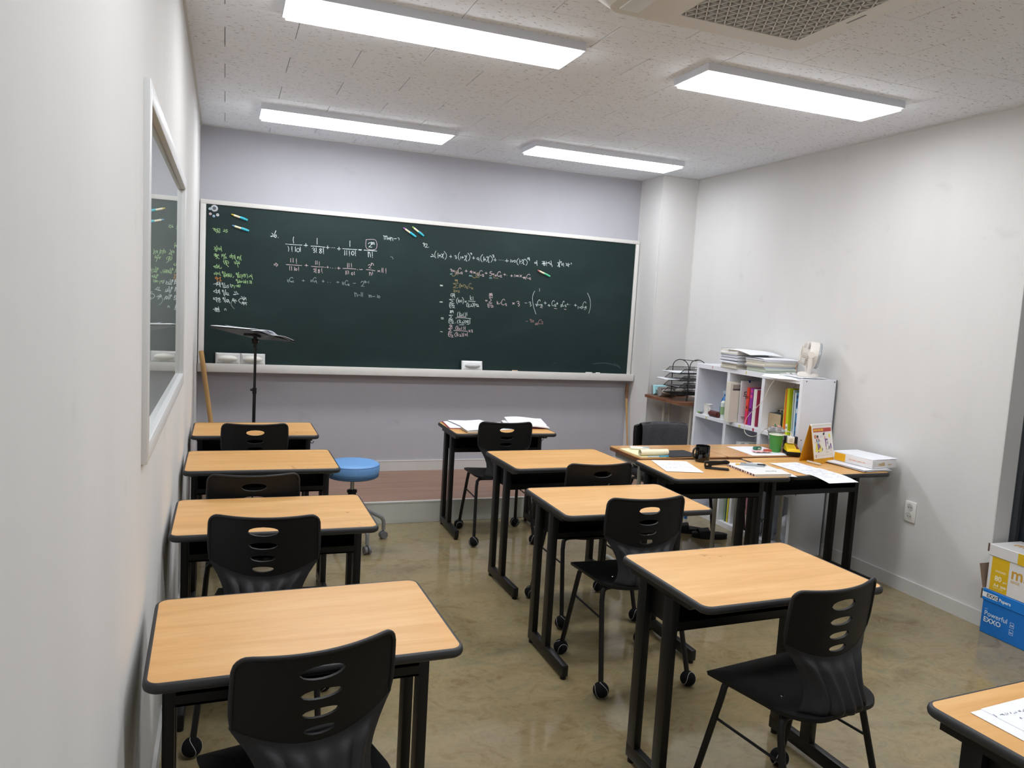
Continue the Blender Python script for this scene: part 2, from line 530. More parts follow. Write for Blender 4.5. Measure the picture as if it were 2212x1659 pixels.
# window in the left wall
bm = B()
def wf(y0, y1, z0, z1): rbox(bm, -0.115, 0.014, y0, y1, z0, z1, 0.003, 2)
wf(WY0, WY0 + 0.045, WZ0, WZ1); wf(WY1 - 0.045, WY1, WZ0, WZ1)
wf(WY0 + .045, WY1 - .045, WZ0, WZ0 + .05); wf(WY0 + .045, WY1 - .045, WZ1 - .05, WZ1)
win = struct('window_1', bm, mat('window_frame_white', '#d8d9d8', 0.35), label='white framed interior window in the left wall')
bm = B()
for (y0, y1, z0, z1) in [(WY0 + .05, WY0 + .062, WZ0 + .055, WZ1 - .055), (WY1 - .062, WY1 - .05, WZ0 + .055, WZ1 - .055),
                         (WY0 + .062, WY1 - .062, WZ0 + .055, WZ0 + .067), (WY0 + .062, WY1 - .062, WZ1 - .067, WZ1 - .055)]:
    box(bm, -0.03, -0.009, y0, y1, z0, z1)
obj('glazing_bead', bm, mat('bead_white', '#cfd1d0', 0.4), win)
bm = B(); box(bm, -0.0085, -0.0035, WY0 + .044, WY1 - .044, WZ0 + .049, WZ1 - .049)
obj('pane', bm, M_glass, win)

# the neighbouring corridor seen through the pane
CX = -1.7
bm = B(); box(bm, CX - .1, CX, 0.2, 6.4, 0, ZC); box(bm, CX, -0.12, 6.4, 6.5, 0, ZC); box(bm, CX, -.12, 0.1, 0.2, 0, ZC)
struct('wall_corridor', bm, mat('corridor_wall', '#d8dad8', .8))
bm = B(); box(bm, CX, -.12, 0.2, 6.4, -.1, 0); struct('floor_corridor', bm, mat('corridor_floor', '#b0aca4', .4))
bm = B(); box(bm, CX, -.12, 0.2, 6.4, ZC, ZC + .1); struct('ceiling_corridor', bm, mat('corridor_ceiling', '#dcdcda', .8))

# ================================================================== CEILING LIGHTS
M_lampframe = mat('lamp_frame_white', '#e2e6ef', 0.4)
def make_lamp(label, x0, x1, y0, y1):
    cx, cy = (x0 + x1) / 2, (y0 + y1) / 2
    t = thing('ceiling_light', label, 'light', (cx, cy, ZC), 0, 'flat ceiling light panels')
    a, b = (x1 - x0) / 2, (y1 - y0) / 2
    bm = B()
    fw, h = 0.014, 0.036
    for (p, q, r, s) in ((-a - fw, a + fw, -b - fw, -b), (-a - fw, a + fw, b, b + fw), (-a - fw, -a, -b, b), (a, a + fw, -b, b)):
        box(bm, p, q, r, s, -h, 0)
    box(bm, -a, a, -b, b, -0.02, 0)
    obj('frame', bm, M_lampframe, t)
    bm = B(); box(bm, -a, a, -b, b, -h - 0.012, -h + 0.002)
    obj('diffuser', bm, M_lamp, t)
    return t
make_lamp('long glowing ceiling panel at top left of the room, nearest full panel', 0.405, 1.665, 3.245, 3.495)
make_lamp('glowing ceiling panel far left, above the chalkboard left half', 0.395, 1.645, 5.265, 5.555)
make_lamp('glowing ceiling panel at right, beside the air conditioner', 2.305, 3.505, 3.19, 3.46)
make_lamp('glowing ceiling panel far right, in front of the corner column', 2.275, 3.49, 5.24, 5.51)
make_lamp('ceiling panel above the nearest desk by the window wall', 0.405, 1.665, 1.22, 1.48)
make_lamp('ceiling panel above the nearest desk by the door', 2.305, 3.505, 1.18, 1.45)
make_lamp('added unseen ceiling panel lighting the near end of the corridor behind the window', -1.45, -0.35, 1.6, 2.0)  # corridor lamps are added out of view to brighten the pane from behind
make_lamp('added unseen ceiling panel lighting the far end of the corridor behind the window', -1.45, -0.35, 3.9, 4.3)  # second added corridor lamp, unseen, for the same pane brightness

# ================================================================== AIR CONDITIONER
ac = thing('air_conditioner', 'white ceiling cassette air conditioner with lattice grille', 'air conditioner', (2.02, 2.32, ZC))
M_ac = mat('ac_white', '#dddbd5', 0.4)
bm = B()
ax0, ax1, ay0, ay1, ah = -0.56, 0.45, -0.46, 0.46, 0.055
gx0, gx1, gy0, gy1 = -0.235, 0.315, -0.34, 0.31
outer = rrect(ax0, ax1, ay0, ay1, 0.10, 8)
outer2 = rrect(ax0 + .05, ax1 - .05, ay0 + .05, ay1 - .05, 0.07, 8)
inner = rrect(gx0, gx1, gy0, gy1, 0.012, 8)
def ring(pts, z): return [bm.verts.new((x, y, z)) for x, y in pts]
r0 = ring(outer, 0); r1 = ring(outer, -0.012); r2 = ring(outer2, -ah); r3 = ring(inner, -ah); r4 = ring(inner, -ah + .03)
for a, b2 in ((r0, r1), (r1, r2), (r2, r3), (r3, r4)):
    for k in range(len(a)):
        bm.faces.new((a[k], a[(k + 1) % len(a)], b2[(k + 1) % len(a)], b2[k]))
bm.faces.new(list(reversed(r4)))
obj('panel', bm, M_ac, ac)
bm = B(); box(bm, gx0 + .002, gx1 - .002, gy0 + .002, gy1 - .002, -ah + .02, -ah + .028)
obj('filter', bm, grain('ac_filter', '#6f7175', 0.1, 200, 0.7), ac)
# lattice grille: hexagonal wire net
bm = B()
d = 0.044; hgt = d * math.sqrt(3) / 2
rows = int((gy1 - gy0) / hgt) + 1
def clampx(x): return min(max(x, gx0), gx1)
def bar(p, q, w_=0.0042):
    (x0_, y0_), (x1_, y1_) = p, q
    if max(x0_, x1_) < gx0 or min(x0_, x1_) > gx1: return
    x0c, x1c = clampx(x0_), clampx(x1_)
    if abs(x1_ - x0_) > 1e-6:
        y0_, y1_ = y0_ + (x0c - x0_) * (y1_ - y0_) / (x1_ - x0_), y0_ + (x1c - x0_) * (y1_ - y0_) / (x1_ - x0_)
    dx, dy = x1c - x0c, y1_ - y0_
    L = math.hypot(dx, dy)
    if L < 1e-4: return
    M_ = axes((x0c, y0_, -ah - .001), (dx, dy, 0), (-dy, dx, 0))
    box(bm, 0, L, -w_ / 2, w_ / 2, 0, 0.010, M_)
for j in range(rows):
    y = gy0 + j * hgt
    for i in range(-1, int((gx1 - gx0) / d) + 2):
        x = gx0 + i * d + (d / 2 if j % 2 else 0)
        bar((x, y), (x + d / 2, min(y + hgt, gy1))); bar((x, y), (x - d / 2, min(y + hgt, gy1)))
    bar((gx0, y), (gx1, y), 0.0022)
obj('grille', bm, mat('ac_grille', '#d9d7d2', 0.4), ac)
bm = B(); rbox(bm, ax0 + .09, ax0 + .17, -0.36, 0.36, -ah - .006, -ah + .004, 0.003)
obj('louver', bm, mat('ac_louver', '#d9d8d2', .4), ac)
bm = B(); rbox(bm, gx1 + .028, gx1 + .036, -0.02, 0.075, -ah - .0006, -ah + .001, .0004, 1)
obj('indicator_strip', bm, mat('ac_mark', '#77787a', .5), ac)

# ================================================================== CHALKBOARD
YBD = 6.13                                     # front plane of the slate
cb = thing('chalkboard', 'long dark green chalkboard covered in handwritten maths', 'chalkboard', (0, 0, 0))
def slate_mat():
    m = mat('slate_green', '#1f3535', 0.42, spec=0.3); t = NT(m); b = t.n['Principled BSDF']
    g = t.new('ShaderNodeNewGeometry')
    n = t.noise(t.mapping(g.outputs['Position'], (1.2, 1, 2.4)).outputs[0], 1.6, 7, 0.65, 0.4)
    r = t.ramp(n.outputs[0], [(0.3, lin('#142626')), (0.55, lin('#172b2a')), (0.75, lin('#1e3132'))])
    s = t.noise(t.mapping(g.outputs['Position'], (40, 1, 6)).outputs[0], 1.0, 5, 0.7)
    r2 = t.ramp(s.outputs[0], [(0.55, (0, 0, 0, 1)), (0.8, (0.03, 0.035, 0.035, 1))])
    t.link(r.outputs[0], b.inputs['Base Color'])
    return m
bm = B(); box(bm, 0.040, 3.645, YBD, YF, 1.015, 2.20)
obj('slate', bm, slate_mat(), cb)
bm = B()
rbox(bm, 0.006, 3.668, YBD - .012, YF, 2.188, 2.220, .003); rbox(bm, 0.006, 0.046, YBD - .012, YF, 1.0, 2.188, .003)
rbox(bm, 3.634, 3.668, YBD - .012, YF, 1.0, 2.188, .003)
obj('frame', bm, M_board_frame, cb)
bm = B()
rbox(bm, 0.004, 3.668, 6.058, YF, 0.958, 0.972, .002); rbox(bm, 0.004, 3.668, 6.050, 6.060, 0.958, 1.022, .003); rbox(bm, 0.004, 3.668, 6.058, YBD, 1.006, 1.016, .002)
obj('chalk_tray', bm, M_board_frame, cb)

CHALK={
'g':'4.2:92,2014,108,2014,101,2004,113,2000|4.2:100,2014,114,2010,109,2001|4.2:124,2017,125,1995|4.2:115,2008,124,2008|4.2:130,2013,141,2015,142,2000|4.2:127,2004,137,1996|4.2:111,1993,122,1992,122,1983|4.2:128,1993,137,1987,145,1991|4.2:171,2014,175,2009,174,2002,169,1997,166,2000,170,2001,179,1998|4.2:194,2014,185,2012,184,2005,192,2005,195,2000,190,1994,182,1994|4.2:105,1879,115,1877,106,1861|4.2:111,1870,124,1860|4.2:123,1889,126,1862|4.2:126,1856,125,1851,121,1849,116,1851,115,1855,116,1859,120,1861,125,1859,126,1856|4.2:143,1870,142,1865,138,1863,134,1865,132,1869,134,1873,138,1876,141,1874,143,1870|4.2:144,1873,152,1869,143,1860|4.2:152,1888,155,1869,157,1852|4.2:105,1827,118,1830,106,1816|4.2:112,1822,119,1810|4.2:118,1832,123,1812|4.2:118,1820,137,1827|4.2:112,1809,138,1819|4.2:127,1817,125,1806|4.2:129,1805,120,1794|4.2:127,1804,142,1796|4.2:159,1831,159,1820,159,1810|4.2:175,1825,173,1820,169,1818,164,1820,162,1824,164,1828,168,1831,173,1829,175,1825|4.2:185,1836,176,1814,173,1793|4.2:184,1816,189,1812,188,1807,182,1803,178,1805,183,1806,194,1804|4.2:225,1819,224,1813,220,1811,216,1813,215,1818,216,1824,220,1827,224,1825,225,1819|4.2:226,1839,234,1801|4.2:232,1825,247,1824|4.2:249,1833,253,1813|4.2:238,1817,249,1813|4.2:243,1806,251,1809,256,1797|4.2:268,1821,269,1813,269,1805|4.2:280,1817,279,1813,276,1811,272,1812,271,1816,272,1821,275,1823,279,1821,280,1817|4.2:294,1832,282,1798|4.2:288,1823,295,1796|4.2:174,1785,172,1776,181,1760|4.2:183,1788,196,1783|4.2:186,1781,196,1766,188,1768,183,1779|4.2:196,1771,190,1754|4.2:192,1759,207,1741|4.2:200,1784,208,1774,205,1764|4.2:247,1783,250,1772,256,1765|4.2:263,1793,258,1773,280,1772|4.2:265,1789,276,1776|4.2:256,1772,282,1773|4.2:268,1770,276,1743|4.2:279,1787,285,1777,282,1767|4.2:125,1754,130,1725|4.2:103,1737,124,1744,114,1737,118,1726,126,1732|4.2:103,1737,118,1726|4.2:128,1741,139,1741,133,1730|4.2:141,1751,143,1726|4.2:143,1726,158,1727,154,1740,160,1729|4.2:118,1684,116,1680,113,1678,110,1679,108,1683,109,1687,113,1689,116,1688,118,1684|4.2:121,1698,126,1673|4.2:125,1689,136,1691,129,1680|4.2:136,1690,142,1681|4.2:145,1699,149,1679|4.2:149,1679,154,1672|4.2:165,1693,163,1702,169,1704,171,1693,166,1691|4.2:171,1703,175,1667|4.2:182,1702,182,1663|4.2:189,1689,194,1684,193,1676,188,1671,185,1674,189,1675,198,1672|4.2:198,1687,197,1667|4.2:204,1690,207,1666|4.2:219,1683,218,1678,214,1676,210,1678,208,1683,210,1688,214,1690,218,1688,219,1683|4.2:206,1674,224,1676|4.2:213,1672,224,1667|4.2:227,1690,231,1680,229,1669|4.2:246,1672,240,1664|4.2:263,1689,261,1697,267,1699,269,1689,264,1687|4.2:269,1697,273,1667|4.2:279,1706,277,1665|4.2:286,1686,290,1681,289,1674,284,1669,282,1671,285,1672,293,1669|4.2:293,1689,301,1686,303,1660|4.2:309,1692,308,1676|4.2:318,1695,325,1695|4.2:313,1689,331,1690|4.2:328,1680,327,1675,322,1673,318,1675,316,1680,318,1685,322,1687,326,1685,328,1680|4.2:336,1699,343,1686,342,1667|4.2:351,1677,353,1676|4.2:362,1691,360,1684,356,1677|4.2:362,1687,369,1678|4.2:371,1697,374,1683,379,1660|4.2:263,1643,262,1650,268,1652,270,1644,265,1642|4.2:270,1651,274,1625|4.2:286,1650,277,1624|4.2:285,1643,289,1639,288,1633,283,1630,281,1631,284,1632,293,1630|4.2:305,1638,303,1634,300,1632,296,1633,295,1637,296,1641,300,1642,303,1641,305,1638|4.2:315,1647,313,1635,318,1629|4.2:329,1635,327,1631,324,1629,321,1631,320,1635,321,1639,324,1641,327,1639,329,1635|4.2:327,1651,333,1627|4.2:326,1639,337,1637|4.2:341,1646,346,1635,344,1626|4.2:357,1643,359,1647,363,1648,366,1644,365,1639,361,1633,358,1629,360,1631,368,1630|4.2:371,1648,373,1628|4.2:230,1609,242,1608,234,1594|4.2:234,1603,249,1604,251,1586|4.2:257,1603,264,1604|4.2:267,1607,281,1609,268,1595|4.2:270,1603,284,1596|4.2:283,1611,283,1594|4.2:290,1616,292,1606,290,1596',
'o':'5.0:124,1663,116,1649,141,1648|5.0:125,1659,136,1651|5.0:129,1646,134,1629|5.0:145,1656,155,1659|5.0:150,1657,153,1633|5.0:146,1631,160,1634',
'w':'4.2:105,1606,118,1611,126,1615,114,1609,126,1605|4.2:129,1623,128,1596|4.2:148,1617,146,1611,141,1608,136,1610,134,1616,136,1621,140,1624,145,1622,148,1617|4.2:131,1605,150,1609|4.2:150,1622,152,1598|4.2:144,1599,156,1588|4.2:164,1609,162,1618,168,1620,170,1610,165,1608|4.2:170,1619,173,1585|4.2:182,1620,180,1582|4.2:189,1604,193,1599,192,1590,187,1585,184,1588,188,1589,197,1586|4.2:210,1606,203,1604,202,1597,208,1597,211,1592,207,1585,200,1586|4.2:223,1614,225,1600,231,1590|4.2:125,1571,129,1540|4.2:106,1553,125,1564,124,1546,106,1553|4.2:134,1560,144,1562,135,1544|4.2:140,1554,144,1545|4.2:146,1570,151,1537|4.2:168,1556,167,1565,172,1567,174,1556,170,1554|4.2:174,1565,178,1531|4.2:190,1570,183,1523|4.2:195,1552,199,1547,198,1540,194,1535,192,1538,195,1539,203,1535|4.2:207,1549,211,1543,210,1534,205,1529,203,1532,207,1533,216,1530|4.2:252,1560,260,1549|4.2:263,1562,274,1547|4.2:246,1539,282,1544|4.2:246,1537,261,1538|4.2:108,1508,108,1495,124,1493|4.2:107,1499,124,1507|4.2:128,1510,129,1487|4.2:126,1485,134,1476|4.2:135,1503,145,1506|4.2:139,1500,152,1501|4.2:137,1494,145,1488,154,1493|4.2:149,1509,152,1488|4.2:143,1483,148,1475,158,1479|4.2:172,1502,171,1509,177,1511,179,1502,174,1500|4.2:179,1510,183,1481|4.2:188,1513,191,1476|4.2:197,1482,201,1498,210,1496,204,1477|4.2:210,1498,221,1472|4.2:197,1486,210,1480|4.2:251,1502,249,1498,245,1496,242,1497,240,1501,241,1505,245,1507,249,1506,251,1502|4.2:238,1493,271,1490|4.2:244,1493,255,1483,260,1475|4.2:255,1496,264,1501|4.2:298,1514,283,1495,299,1476|4.2:302,1527,311,1516,301,1508|4.2:314,1516,318,1500,325,1505|4.2:320,1525,325,1514,335,1517|4.2:331,1521,338,1501|4.2:312,1506,327,1510|4.2:306,1481,316,1484,306,1470|4.2:314,1488,321,1463|4.2:323,1486,321,1472,332,1475|4.2:334,1487,339,1465|4.2:325,1480,343,1483|4.2:119,1434,125,1430|4.2:107,1420,142,1428|4.2:119,1422,129,1430,138,1426|4.2:121,1418,134,1421,125,1407|4.2:117,1411,132,1405,140,1410|4.2:142,1440,147,1413|4.2:134,1416,147,1422|4.2:141,1403,153,1407|4.2:187,1428,186,1417|4.2:193,1430,198,1417|4.8:510,2014,519,2007,517,1996,507,1989,502,1992,510,1994,527,1991|4.8:538,2035,531,2014,529,1997,535,1985,543,1993,541,2005,531,1999|4.8:556,1987,556,1986|4.8:670,2000,666,1981,671,1954|4.8:612,1943,665,1942,733,1945|4.8:629,1926,636,1910,634,1890|4.8:658,1927,659,1901|4.8:660,1893,661,1891|4.8:684,1926,685,1909,685,1892|4.8:716,1905,713,1895,705,1891,696,1894,693,1903,696,1913,704,1918,712,1915,716,1905|4.8:720,1928,722,1904|4.8:722,1897,723,1895|4.8:748,1944,774,1945|4.8:761,1958,762,1934|4.8:844,2005,844,1983,845,1960|4.8:801,1942,849,1944,904,1942|4.8:811,1924,819,1930,828,1925,825,1917,818,1913,827,1911,832,1904,824,1894,822,1898|4.8:839,1933,841,1906|4.8:841,1898,842,1896|4.8:880,1924,871,1929,865,1921,873,1913,882,1903,874,1894,865,1900,873,1913,881,1924|4.8:893,1933,895,1903|4.8:896,1894,897,1892|4.8:914,1941,937,1942|4.8:925,1955,926,1932|4.8:952,1942,953,1941|4.8:965,1943,966,1943|4.8:978,1943,979,1943|4.8:1000,1938,1025,1939|4.8:1012,1952,1013,1928|4.8:1095,2006,1095,1985,1096,1964|4.8:1041,1942,1106,1942,1152,1944|4.8:1057,1930,1058,1912,1058,1894|4.8:1073,1931,1073,1913,1074,1895|4.8:1093,1929,1095,1901|4.8:1096,1892,1096,1890|4.8:1130,1914,1128,1903,1121,1898,1114,1902,1110,1912,1113,1923,1120,1928,1127,1924,1130,1914|4.8:1140,1935,1142,1906|4.8:1142,1897,1143,1895|4.8:1166,1945,1176,1944,1187,1945|4.8:1167,1945,1185,1945|4.8:1167,1942,1185,1942|4.8:1239,1996,1245,2003,1256,2005,1263,1999,1259,1988,1250,1977,1242,1970,1249,1972,1268,1971|4.8:1262,2010,1267,2007,1268,1992|4.8:1267,2005,1274,2009,1277,1995|4.8:1276,2005,1283,2010,1287,1994|4.8:1209,1944,1264,1945,1307,1944|4.8:1240,1934,1244,1894|4.8:1242,1920,1250,1931,1256,1919,1261,1895|4.8:1272,1935,1275,1903|4.8:1275,1894,1276,1891|4.2:1355,2071,1362,2064,1364,2039|4.2:1363,2061,1372,2069,1376,2043|4.2:1375,2062,1384,2070,1390,2041|4.2:1392,2050,1413,2050|4.2:1402,2061,1403,2042|4.2:1413,2062,1417,2036|4.2:1415,2053,1423,2060,1429,2053,1434,2037|4.2:1440,2054,1450,2053,1460,2055|4.2:1472,2062,1483,2059,1482,2045|4.4:1680,2035,1686,2039,1692,2036,1690,2030,1685,2027,1691,2026,1695,2021,1690,2014,1688,2016|4.4:1695,2026,1699,2032,1709,2034,1715,2028,1712,2020,1704,2010,1697,2005,1703,2007,1719,2006|4.4:1727,2009,1728,2008|4.4:1758,1954,1769,1949,1767,1940,1754,1934,1748,1936,1757,1938,1779,1936|4.4:1791,1983,1784,1968,1782,1954,1785,1938,1792,1926|4.4:1809,1966,1810,1948,1811,1929|4.4:1817,1947,1834,1948|4.4:1825,1956,1826,1941|4.4:1837,1959,1844,1963,1849,1950,1852,1932,1860,1933|4.4:1858,1968,1848,1948,1837,1935|4.4:1860,1985,1875,1970,1882,1954,1880,1937,1871,1920|4.4:1908,1948,1927,1948|4.4:1917,1960,1919,1939|4.4:1950,1954,1957,1959,1965,1956,1963,1949,1956,1946,1965,1945,1970,1940,1962,1933,1960,1936|4.4:1992,1988,1984,1972,1982,1956,1985,1939,1993,1926|4.4:2005,1955,2005,1945,2006,1935|4.4:2012,1948,2029,1948|4.4:2020,1956,2021,1942|4.4:2036,1960,2043,1965,2049,1947,2052,1923,2059,1923|4.4:2056,1971,2048,1944,2037,1927|4.4:2063,1987,2077,1973,2083,1958,2081,1942,2074,1926|4.4:2084,1988,2090,1991,2096,1989,2094,1986,2089,1984,2096,1984,2100,1981,2094,1977,2092,1978|4.4:2105,1951,2126,1951|4.4:2115,1963,2116,1942|4.4:2161,1950,2160,1946,2157,1943,2153,1941,2149,1942,2146,1945,2144,1948,2145,1952,2148,1955,2152,1957,2157,1956,2160,1953,2161,1950|4.4:2161,1952,2163,1941,2166,1930|4.4:2192,1985,2180,1969,2177,1954,2181,1938,2192,1925|4.4:2203,1967,2204,1949,2205,1931|4.4:2209,1946,2222,1946|4.4:2215,1955,2216,1940|4.4:2228,1965,2236,1971,2243,1951,2247,1926,2255,1927|4.4:2252,1977,2241,1949,2228,1930|4.4:2259,1982,2274,1970,2282,1956,2279,1943,2270,1928|4.4:2278,1987,2285,1990,2292,1988,2289,1982,2284,1980,2291,1979,2296,1975,2289,1969,2288,1971|4.4:2294,1949,2316,1949|4.4:2304,1964,2306,1939|4.4:2341,1952,2342,1951|4.4:2356,1952,2357,1951|4.4:2375,1951,2376,1951|4.4:2395,1949,2425,1950|4.4:2409,1964,2411,1939|4.4:2445,1963,2445,1952,2446,1941|4.4:2456,1958,2460,1942,2469,1957,2477,1944|4.4:2492,1952,2490,1946,2484,1943,2478,1945,2475,1951,2477,1957,2483,1960,2489,1958,2492,1952|4.4:2516,1978,2504,1964,2501,1949,2505,1934,2516,1923|4.4:2527,1968,2528,1952,2529,1936|4.4:2530,1951,2545,1957|4.4:2546,1966,2553,1970,2559,1954,2563,1933,2571,1933|4.4:2568,1976,2558,1952,2546,1936|4.4:2575,1976,2590,1964,2597,1952,2595,1938,2586,1925|4.4:2596,1989,2597,1982,2597,1975|4.4:2613,1985,2613,1981,2611,1979,2609,1977,2607,1978,2605,1981,2604,1984,2604,1988,2606,1991,2608,1992,2611,1991,2613,1988,2613,1985|4.4:2613,1987,2615,1977,2616,1967|4.4:2679,1953,2677,1949,2671,1947,2666,1948,2663,1952,2665,1956,2671,1958,2676,1957,2679,1953|4.4:2683,1972,2689,1931|4.4:2679,1951,2686,1953|4.4:2734,1968,2757,1968,2737,1950|4.4:2745,1959,2762,1950|4.4:2753,1972,2758,1947|4.4:2734,1948,2768,1956|4.4:2762,1943,2761,1938,2756,1935,2751,1937,2748,1942,2750,1947,2755,1950,2760,1948,2762,1943|4.4:2771,1972,2777,1935|4.4:2768,1956,2784,1960|4.4:2803,1969,2788,1960,2807,1957|4.4:2816,1980,2822,1955|4.4:2804,1953,2822,1955|4.4:2812,1947,2826,1945,2829,1931|4.4:2879,1967,2886,1971,2892,1955,2896,1934,2904,1935|4.4:2901,1977,2891,1953,2880,1937|4.4:2896,1994,2898,1934|4.4:2906,1980,2916,1979,2908,1969|4.4:2929,1958,2927,1952,2923,1949,2918,1951,2916,1957,2918,1963,2922,1965,2926,1963,2929,1958|4.4:2933,1969,2939,1940|4.4:2957,1968,2971,1966,2962,1949|4.4:2965,1959,2980,1947|4.4:2982,1973,2986,1941|4.4:2979,1956,2995,1964|4.4:3005,1975,3012,1973,3011,1965',
'f':'4.2:238,1491,231,1474,233,1458,241,1445,254,1432|4.2:1421,1909,1437,1903,1440,1891|4.2:633,1674,634,1666,634,1658|4.2:641,1672,642,1663,642,1654|4.2:672,1688,665,1694,654,1689,647,1675,651,1664,660,1661,669,1664|4.2:659,1658,670,1659|4.2:676,1670,677,1662,677,1654|4.2:741,1673,760,1674|4.2:750,1681,751,1668|4.2:806,1683,807,1676,807,1669|4.2:815,1684,815,1677,816,1670|4.2:846,1697,839,1705,829,1699,823,1684,826,1672,835,1670,843,1673|4.2:835,1678,846,1681,849,1670,852,1661|4.2:892,1679,907,1679|4.2:899,1689,900,1671|4.2:934,1674,935,1674|4.2:955,1674,956,1674|4.2:1003,1679,1022,1680|4.2:1012,1687,1013,1673|4.2:1047,1684,1048,1675,1048,1665|4.2:1057,1682,1057,1671,1057,1661|4.2:1089,1691,1083,1699,1073,1693,1067,1678,1071,1665,1079,1662,1087,1665|4.2:1093,1672,1093,1666,1094,1659|4.2:1100,1669,1100,1663,1101,1658|4.2:1132,1680,1141,1679,1151,1681|4.2:1193,1688,1198,1697,1208,1698,1215,1691,1212,1678,1203,1666,1195,1658,1202,1661,1220,1659|4.2:1221,1705,1222,1697,1222,1689|4.2:1229,1703,1229,1695,1230,1687|4.2:1233,1695,1244,1694|4.2:1254,1703,1254,1695,1254,1687|4.2:1146,1607,1151,1575|4.2:1149,1596,1157,1604,1164,1595,1169,1576|4.2:1172,1589,1181,1588,1191,1589|4.2:1197,1610,1198,1595,1198,1580|4.2:1208,1610,1209,1594,1209,1579|4.2:1255,1595,1260,1591,1261,1575|4.2:1260,1588,1267,1593,1270,1577|4.2:1269,1589,1276,1594,1280,1576|4.2:1287,1585,1298,1584,1308,1585|4.2:1327,1598,1327,1588,1328,1578|4.2:1348,1584,1346,1578,1341,1576,1336,1578,1333,1583,1335,1589,1340,1592,1345,1590,1348,1584',
